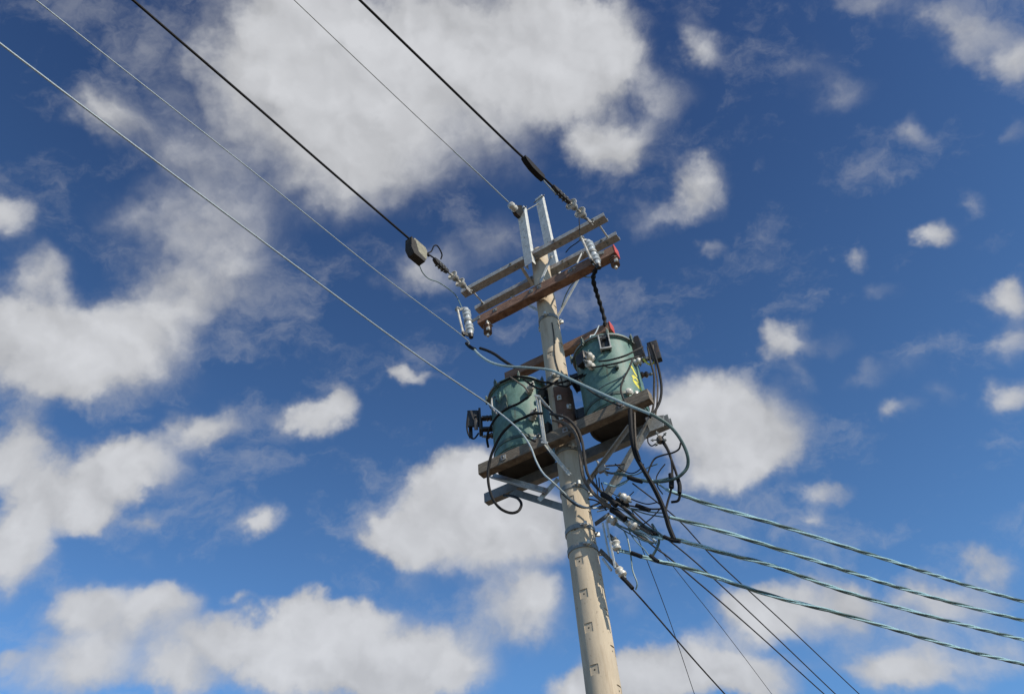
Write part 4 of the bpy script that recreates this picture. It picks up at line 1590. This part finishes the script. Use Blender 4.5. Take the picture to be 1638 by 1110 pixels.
# clouds: (px, py, rx, ry, weight) in the photograph, turned into sky directions
CL = [
    (640, 70, 340, 150, 1), (915, 90, 130, 125, 1), (470, 180, 190, 150, 0.75), (560, 270, 170, 90, 0.62), (760, 200, 190, 90, 0.6),
    (970, 245, 85, 60, 0.85), (1120, 275, 75, 45, 0.61), (1110, 320, 70, 40, 0.45), (1040, 340, 70, 40, 0.3), (1125, 95, 45, 35, 0.37), (1060, 170, 50, 60, 0.35),
    (175, 190, 80, 65, 0.62), (290, 260, 90, 70, 0.38), (330, 340, 120, 70, 0.42), (230, 350, 80, 50, 0.3),
    (15, 345, 60, 50, 0.7), (70, 440, 60, 45, 0.6), (100, 560, 200, 100, 1.1), (330, 440, 130, 75, 0.6), (250, 500, 120, 80, 0.5), (400, 380, 90, 60, 0.3),
    (325, 672, 66, 45, 1), (205, 730, 110, 55, 1), (110, 785, 110, 50, 0.8), (20, 720, 80, 70, 0.9), (20, 860, 80, 80, 1.05), (150, 815, 60, 30, 0.5),
    (418, 838, 45, 36, 0.5), (242, 820, 30, 18, 0.4), (235, 880, 40, 24, 0.22),
    (505, 668, 68, 38, 0.95), (545, 635, 34, 38, 0.5), (640, 597, 45, 26, 0.65), (670, 440, 90, 50, 0.45), (780, 390, 90, 50, 0.38), (700, 600, 40, 20, 0.25),
    (750, 850, 175, 75, 1.05), (730, 765, 110, 60, 0.9), (830, 830, 110, 90, 0.9), (650, 880, 70, 50, 0.6),
    (830, 975, 100, 60, 0.85), (870, 945, 50, 35, 0.6),
    (190, 990, 130, 60, 0.8), (140, 960, 60, 45, 0.8), (275, 965, 55, 40, 0.8), (120, 1070, 130, 60, 0.95), (350, 1030, 90, 40, 0.6), (540, 1050, 260, 80, 1.1), (520, 980, 100, 40, 0.6), (660, 1070, 130, 60, 0.9), (285, 1090, 60, 45, 0.9), (10, 1050, 30, 20, 0.4), (390, 967, 35, 14, 0.35), (640, 945, 60, 18, 0.25),
    (1010, 1080, 90, 50, 0.95), (930, 1105, 70, 40, 0.8), (1120, 1075, 150, 60, 0.85), (1200, 1100, 120, 40, 0.6), (1280, 980, 140, 60, 0.9), (1350, 945, 60, 45, 0.61), (1200, 990, 70, 50, 0.57), (1440, 1075, 130, 48, 0.85), (1480, 985, 80, 60, 0.5), (1560, 960, 90, 50, 0.5), (1575, 900, 65, 38, 0.57), (1600, 1040, 80, 50, 0.5), (1250, 890, 60, 20, 0.2), (1030, 950, 40, 50, 0.3),
    (1158, 682, 135, 76, 1.05), (1110, 660, 90, 70, 0.9), (1182, 725, 95, 66, 0.9), (1120, 772, 90, 42, 0.7),
    (1245, 555, 58, 40, 0.85), (1272, 606, 26, 18, 0.25), (1320, 780, 62, 32, 0.61), (1308, 826, 30, 24, 0.53), (1430, 662, 40, 22, 0.41), (1375, 605, 40, 22, 0.25), (1500, 640, 30, 22, 0.2),
    (1612, 468, 55, 44, 0.85), (1620, 545, 52, 40, 0.61), (1612, 645, 48, 32, 0.8), (1500, 375, 38, 38, 0.56), (1562, 315, 36, 40, 0.37), (1585, 380, 70, 30, 0.29), (1600, 212, 45, 40, 0.45), (1480, 210, 55, 28, 0.37), (1575, 70, 90, 70, 0.6), (1620, 110, 60, 50, 0.53), (1520, 30, 60, 50, 0.41), (1350, 155, 60, 50, 0.41), (1290, 110, 70, 50, 0.25), (1375, 418, 36, 24, 0.41), (1130, 395, 45, 22, 0.31), (1345, 350, 40, 14, 0.2), (1400, 5, 110, 26, 0.28), (1100, 30, 60, 60, 0.2), (1225, 270, 24, 14, 0.23), (1410, 470, 40, 20, 0.2), (1330, 560, 40, 20, 0.2), (1440, 590, 60, 24, 0.16),
]

# per cloud: a rotated ellipse in direction space
BL = []
for (px, py, rx, ry, wgt) in CL:
    c = ray(px, py).normalized()
    e1 = (ray(px + rx, py).normalized() - c)
    e2 = (ray(px, py - ry).normalized() - c)
    x = (e1 - c * e1.dot(c)).normalized()
    y = c.cross(x).normalized()
    BL.append((px, py, rx * SOFT, ry * SOFT, wgt, c, Matrix((x, y, c)).transposed().to_euler('XYZ'),
               (e1.length * SOFT, abs(e2.dot(y)) * SOFT, 1.0)))
axis = vm('DOT_PRODUCT', dirv, F)
away = nt.nodes.new('ShaderNodeMapRange')
away.inputs['From Min'].default_value = 0.66
away.inputs['From Max'].default_value = 0.45
lk(axis, away.inputs['Value'])
big = noise_n(dirv, 3.2, 6, .55)
away_total = math_n('MULTIPLY', away.outputs[0], math_n('MULTIPLY_ADD', big, 3.4, -1.8, True))
fb = noise_n(wd, 10.0, 7, .57)
sun_off = (sdir - F * sdir.dot(F)).normalized() * 0.022
fbo = noise_n(vm('ADD', wd, sun_off), 10.0, 3, .5)
fb2 = noise_n(dirv, 34.0, 4, .6)
detail = math_n('ADD', math_n('ADD', math_n('MULTIPLY', math_n('SUBTRACT', fb, .5), AMP1), math_n('MULTIPLY', math_n('SUBTRACT', fb2, .5), AMP2)), BIAS)
# edges are crisp in some places and torn or veil-like in others
crisp = nt.nodes.new('ShaderNodeMapRange')
crisp.inputs['From Min'].default_value = 0.36
crisp.inputs['From Max'].default_value = 0.64
crisp.inputs['To Min'].default_value = 0.85
crisp.inputs['To Max'].default_value = 1.8
lk(noise_n(dirv, 4.3, 2, .5), crisp.inputs['Value'])
# billows lit from the sun's side
relief = math_n('MULTIPLY', math_n('SUBTRACT', noise_n(wd, 10.0, 3, .5), fbo), .85)
shade = math_n('ADD', 1.0, relief)
shade = math_n('MINIMUM', math_n('MAXIMUM', shade, .86), 1.12)
cc = nt.nodes.new('ShaderNodeVectorMath')
cc.operation = 'SCALE'
cc.inputs[0].default_value = CLOUD
lk(shade, cc.inputs['Scale'])
tint = nt.nodes.new('ShaderNodeMix')
tint.data_type = 'RGBA'
tint.blend_type = 'MULTIPLY'
tint.inputs['Factor'].default_value = 1.0
lk(sky.outputs[0], tint.inputs['A'])
# clear high-altitude air: the blue deepens quickly towards the zenith
sep = nt.nodes.new('ShaderNodeSeparateXYZ')
lk(dirv, sep.inputs[0])
zr = nt.nodes.new('ShaderNodeMapRange')
zr.inputs['From Min'].default_value = 0.40
zr.inputs['From Max'].default_value = 0.95
lk(sep.outputs['Z'], zr.inputs['Value'])
tz = nt.nodes.new('ShaderNodeMix')
tz.data_type = 'RGBA'
lk(zr.outputs[0], tz.inputs['Factor'])
tz.inputs['A'].default_value = (*SKY_LOW, 1)
tz.inputs['B'].default_value = (*SKY_HIGH, 1)
lk(tz.outputs['Result'], tint.inputs['B'])

# faint high wisps between the clouds
wisp_v = vm('MULTIPLY', wd, (1.0, 1.6, 2.2))
veil = nt.nodes.new('ShaderNodeMapRange')
veil.interpolation_type = 'SMOOTHSTEP'
veil.inputs['From Min'].default_value = 0.50
veil.inputs['From Max'].default_value = 0.74
veil.inputs['To Max'].default_value = 0.30
lk(noise_n(wisp_v, 6.5, 6, .62), veil.inputs['Value'])
skyv = nt.nodes.new('ShaderNodeMix')
skyv.data_type = 'RGBA'
lk(veil.outputs[0], skyv.inputs['Factor'])
lk(tint.outputs['Result'], skyv.inputs['A'])
skyv.inputs['B'].default_value = (*CLOUD, 1)

LEAF_N = [0]


def vm2(vec, scale):
    n = nt.nodes.new('ShaderNodeVectorMath')
    n.operation = 'SCALE'
    lk(vec, n.inputs[0])
    lk(scale, n.inputs['Scale'])
    return n.outputs['Vector']




def leaf(blobs, extra=None):
    """one sector of the sky as a small node group: wd, detail, sky colour, cloud colour -> background"""
    global nt, lk
    LEAF_N[0] += 1
    outer, olk = nt, lk
    gt = bpy.data.node_groups.new('sky_sector_%d' % LEAF_N[0], 'ShaderNodeTree')
    for nm, ty in (('wd', 'NodeSocketVector'), ('detail', 'NodeSocketFloat'), ('extra', 'NodeSocketFloat'), ('crisp', 'NodeSocketFloat'), ('sky', 'NodeSocketColor'), ('cloud', 'NodeSocketColor')):
        gt.interface.new_socket(nm, in_out='INPUT', socket_type=ty)
    gt.interface.new_socket('shader', in_out='OUTPUT', socket_type='NodeSocketShader')
    gi = gt.nodes.new('NodeGroupInput')
    go = gt.nodes.new('NodeGroupOutput')
    nt, lk = gt, gt.links.new
    gwd = gi.outputs['wd']
    total = gi.outputs['extra'] if extra is not None else None
    for (px, py, rx, ry, wgt, c, rot, scl) in blobs:
        mp = nt.nodes.new('ShaderNodeMapping')
        mp.vector_type = 'TEXTURE'
        mp.inputs['Location'].default_value = c
        mp.inputs['Rotation'].default_value = rot
        mp.inputs['Scale'].default_value = scl
        if total is None:
            lk(gwd, mp.inputs['Vector'])
        else:       # a vanishing nudge by the running sum keeps the evaluation sequential (short node stack)
            ma = nt.nodes.new('ShaderNodeVectorMath')
            ma.operation = 'MULTIPLY_ADD'
            lk(total, ma.inputs[0])
            ma.inputs[1].default_value = (1e-6, 1e-6, 1e-6)
            lk(gwd, ma.inputs[2])
            lk(ma.outputs[0], mp.inputs['Vector'])
        mr = nt.nodes.new('ShaderNodeMapRange')
        mr.interpolation_type = 'SMOOTHSTEP'
        mr.inputs['From Min'].default_value = 1.0
        mr.inputs['From Max'].default_value = 0.0
        mr.inputs['To Min'].default_value = 0.0
        mr.inputs['To Max'].default_value = wgt
        lk(vm('LENGTH', mp.outputs[0]), mr.inputs['Value'])
        total = mr.outputs[0] if total is None else math_n('ADD', total, mr.outputs[0])
    b_ = nt.nodes.new('ShaderNodeBackground')
    b_.inputs['Strength'].default_value = STRENGTH
    lk(b_.outputs[0], go.inputs[0])
    if total is None:
        lk(gi.outputs['sky'], b_.inputs['Color'])
    else:
        total = math_n('MINIMUM', total, 1.2)
        dens = math_n('ADD', total, gi.outputs['detail'])
        dens = math_n('ADD', math_n('MULTIPLY', math_n('SUBTRACT', dens, .42), gi.outputs['crisp']), .42)
        al = nt.nodes.new('ShaderNodeMapRange')
        al.interpolation_type = 'SMOOTHSTEP'
        al.inputs['From Min'].default_value = AL0
        al.inputs['From Max'].default_value = AL1
        lk(dens, al.inputs['Value'])
        gate = nt.nodes.new('ShaderNodeMapRange')
        gate.inputs['From Min'].default_value = 0.0
        gate.inputs['From Max'].default_value = 0.42
        lk(total, gate.inputs['Value'])
        alpha = math_n('MULTIPLY', math_n('MULTIPLY', al.outputs[0], gate.outputs[0]), 0.95)
        mx = nt.nodes.new('ShaderNodeMix')
        mx.data_type = 'RGBA'
        lk(alpha, mx.inputs['Factor'])
        lk(gi.outputs['sky'], mx.inputs['A'])
        core = nt.nodes.new('ShaderNodeMapRange')
        core.inputs['From Min'].default_value = 0.35
        core.inputs['From Max'].default_value = 1.35
        core.inputs['To Min'].default_value = 0.93
        core.inputs['To Max'].default_value = 1.16
        lk(dens, core.inputs['Value'])
        lk(vm2(gi.outputs['cloud'], core.outputs[0]), mx.inputs['B'])
        lk(mx.outputs['Result'], b_.inputs['Color'])
    nt, lk = outer, olk
    g_ = nt.nodes.new('ShaderNodeGroup')
    g_.node_tree = gt
    lk(wd, g_.inputs['wd'])
    lk(detail, g_.inputs['detail'])
    lk(crisp.outputs[0], g_.inputs['crisp'])
    if extra is not None:
        lk(extra, g_.inputs['extra'])
    lk(skyv.outputs['Result'], g_.inputs['sky'])
    lk(cc.outputs[0], g_.inputs['cloud'])
    return g_.outputs[0]


def mix_sh(fac, a, b):
    n = nt.nodes.new('ShaderNodeMixShader')
    lk(fac, n.inputs[0])
    lk(a, n.inputs[1])
    lk(b, n.inputs[2])
    return n.outputs[0]


# the sky is cut into sectors so that each direction only evaluates the clouds near it
wF = vm('DOT_PRODUCT', wd, F)
gx = math_n('DIVIDE', vm('DOT_PRODUCT', wd, RI), wF)
gy = math_n('DIVIDE', vm('DOT_PRODUCT', wd, UI), wF)
XS = [-1e6, 250, 480, 680, 900, 1120, 1340, 1500, 1e6]
YS = [-1e6, 200, 420, 640, 820, 960, 1e6]


def hit(b, x0, x1, y0, y1):
    px, py, rx, ry = b[:4]
    dx = max(x0 - px, 0, px - x1) / (rx * 1.25)
    dy = max(y0 - py, 0, py - y1) / (ry * 1.25)
    return dx * dx + dy * dy < 1


def tree(i0, i1, j0, j1):
    if i1 - i0 == 1 and j1 - j0 == 1:
        return leaf([b for b in BL if hit(b, XS[i0], XS[i1], YS[j0], YS[j1])])
    if i1 - i0 >= j1 - j0:
        k = (i0 + i1) // 2
        f = math_n('GREATER_THAN', gx, (XS[k] - W0 / 2) / FPX)
        return mix_sh(f, tree(i0, k, j0, j1), tree(k, i1, j0, j1))
    k = (j0 + j1) // 2
    f = math_n('LESS_THAN', gy, -(YS[k] - H0 / 2) / FPX)
    return mix_sh(f, tree(i0, i1, j0, k), tree(i0, i1, k, j1))


inside = tree(0, len(XS) - 1, 0, len(YS) - 1)
lk(mix_sh(math_n('GREATER_THAN', axis, 0.66), leaf([], away_total), inside), out.inputs[0])

scene.view_settings.view_transform = 'Standard'
scene.view_settings.look = 'None'
scene.view_settings.exposure = 0.0
scene.view_settings.gamma = 1.0
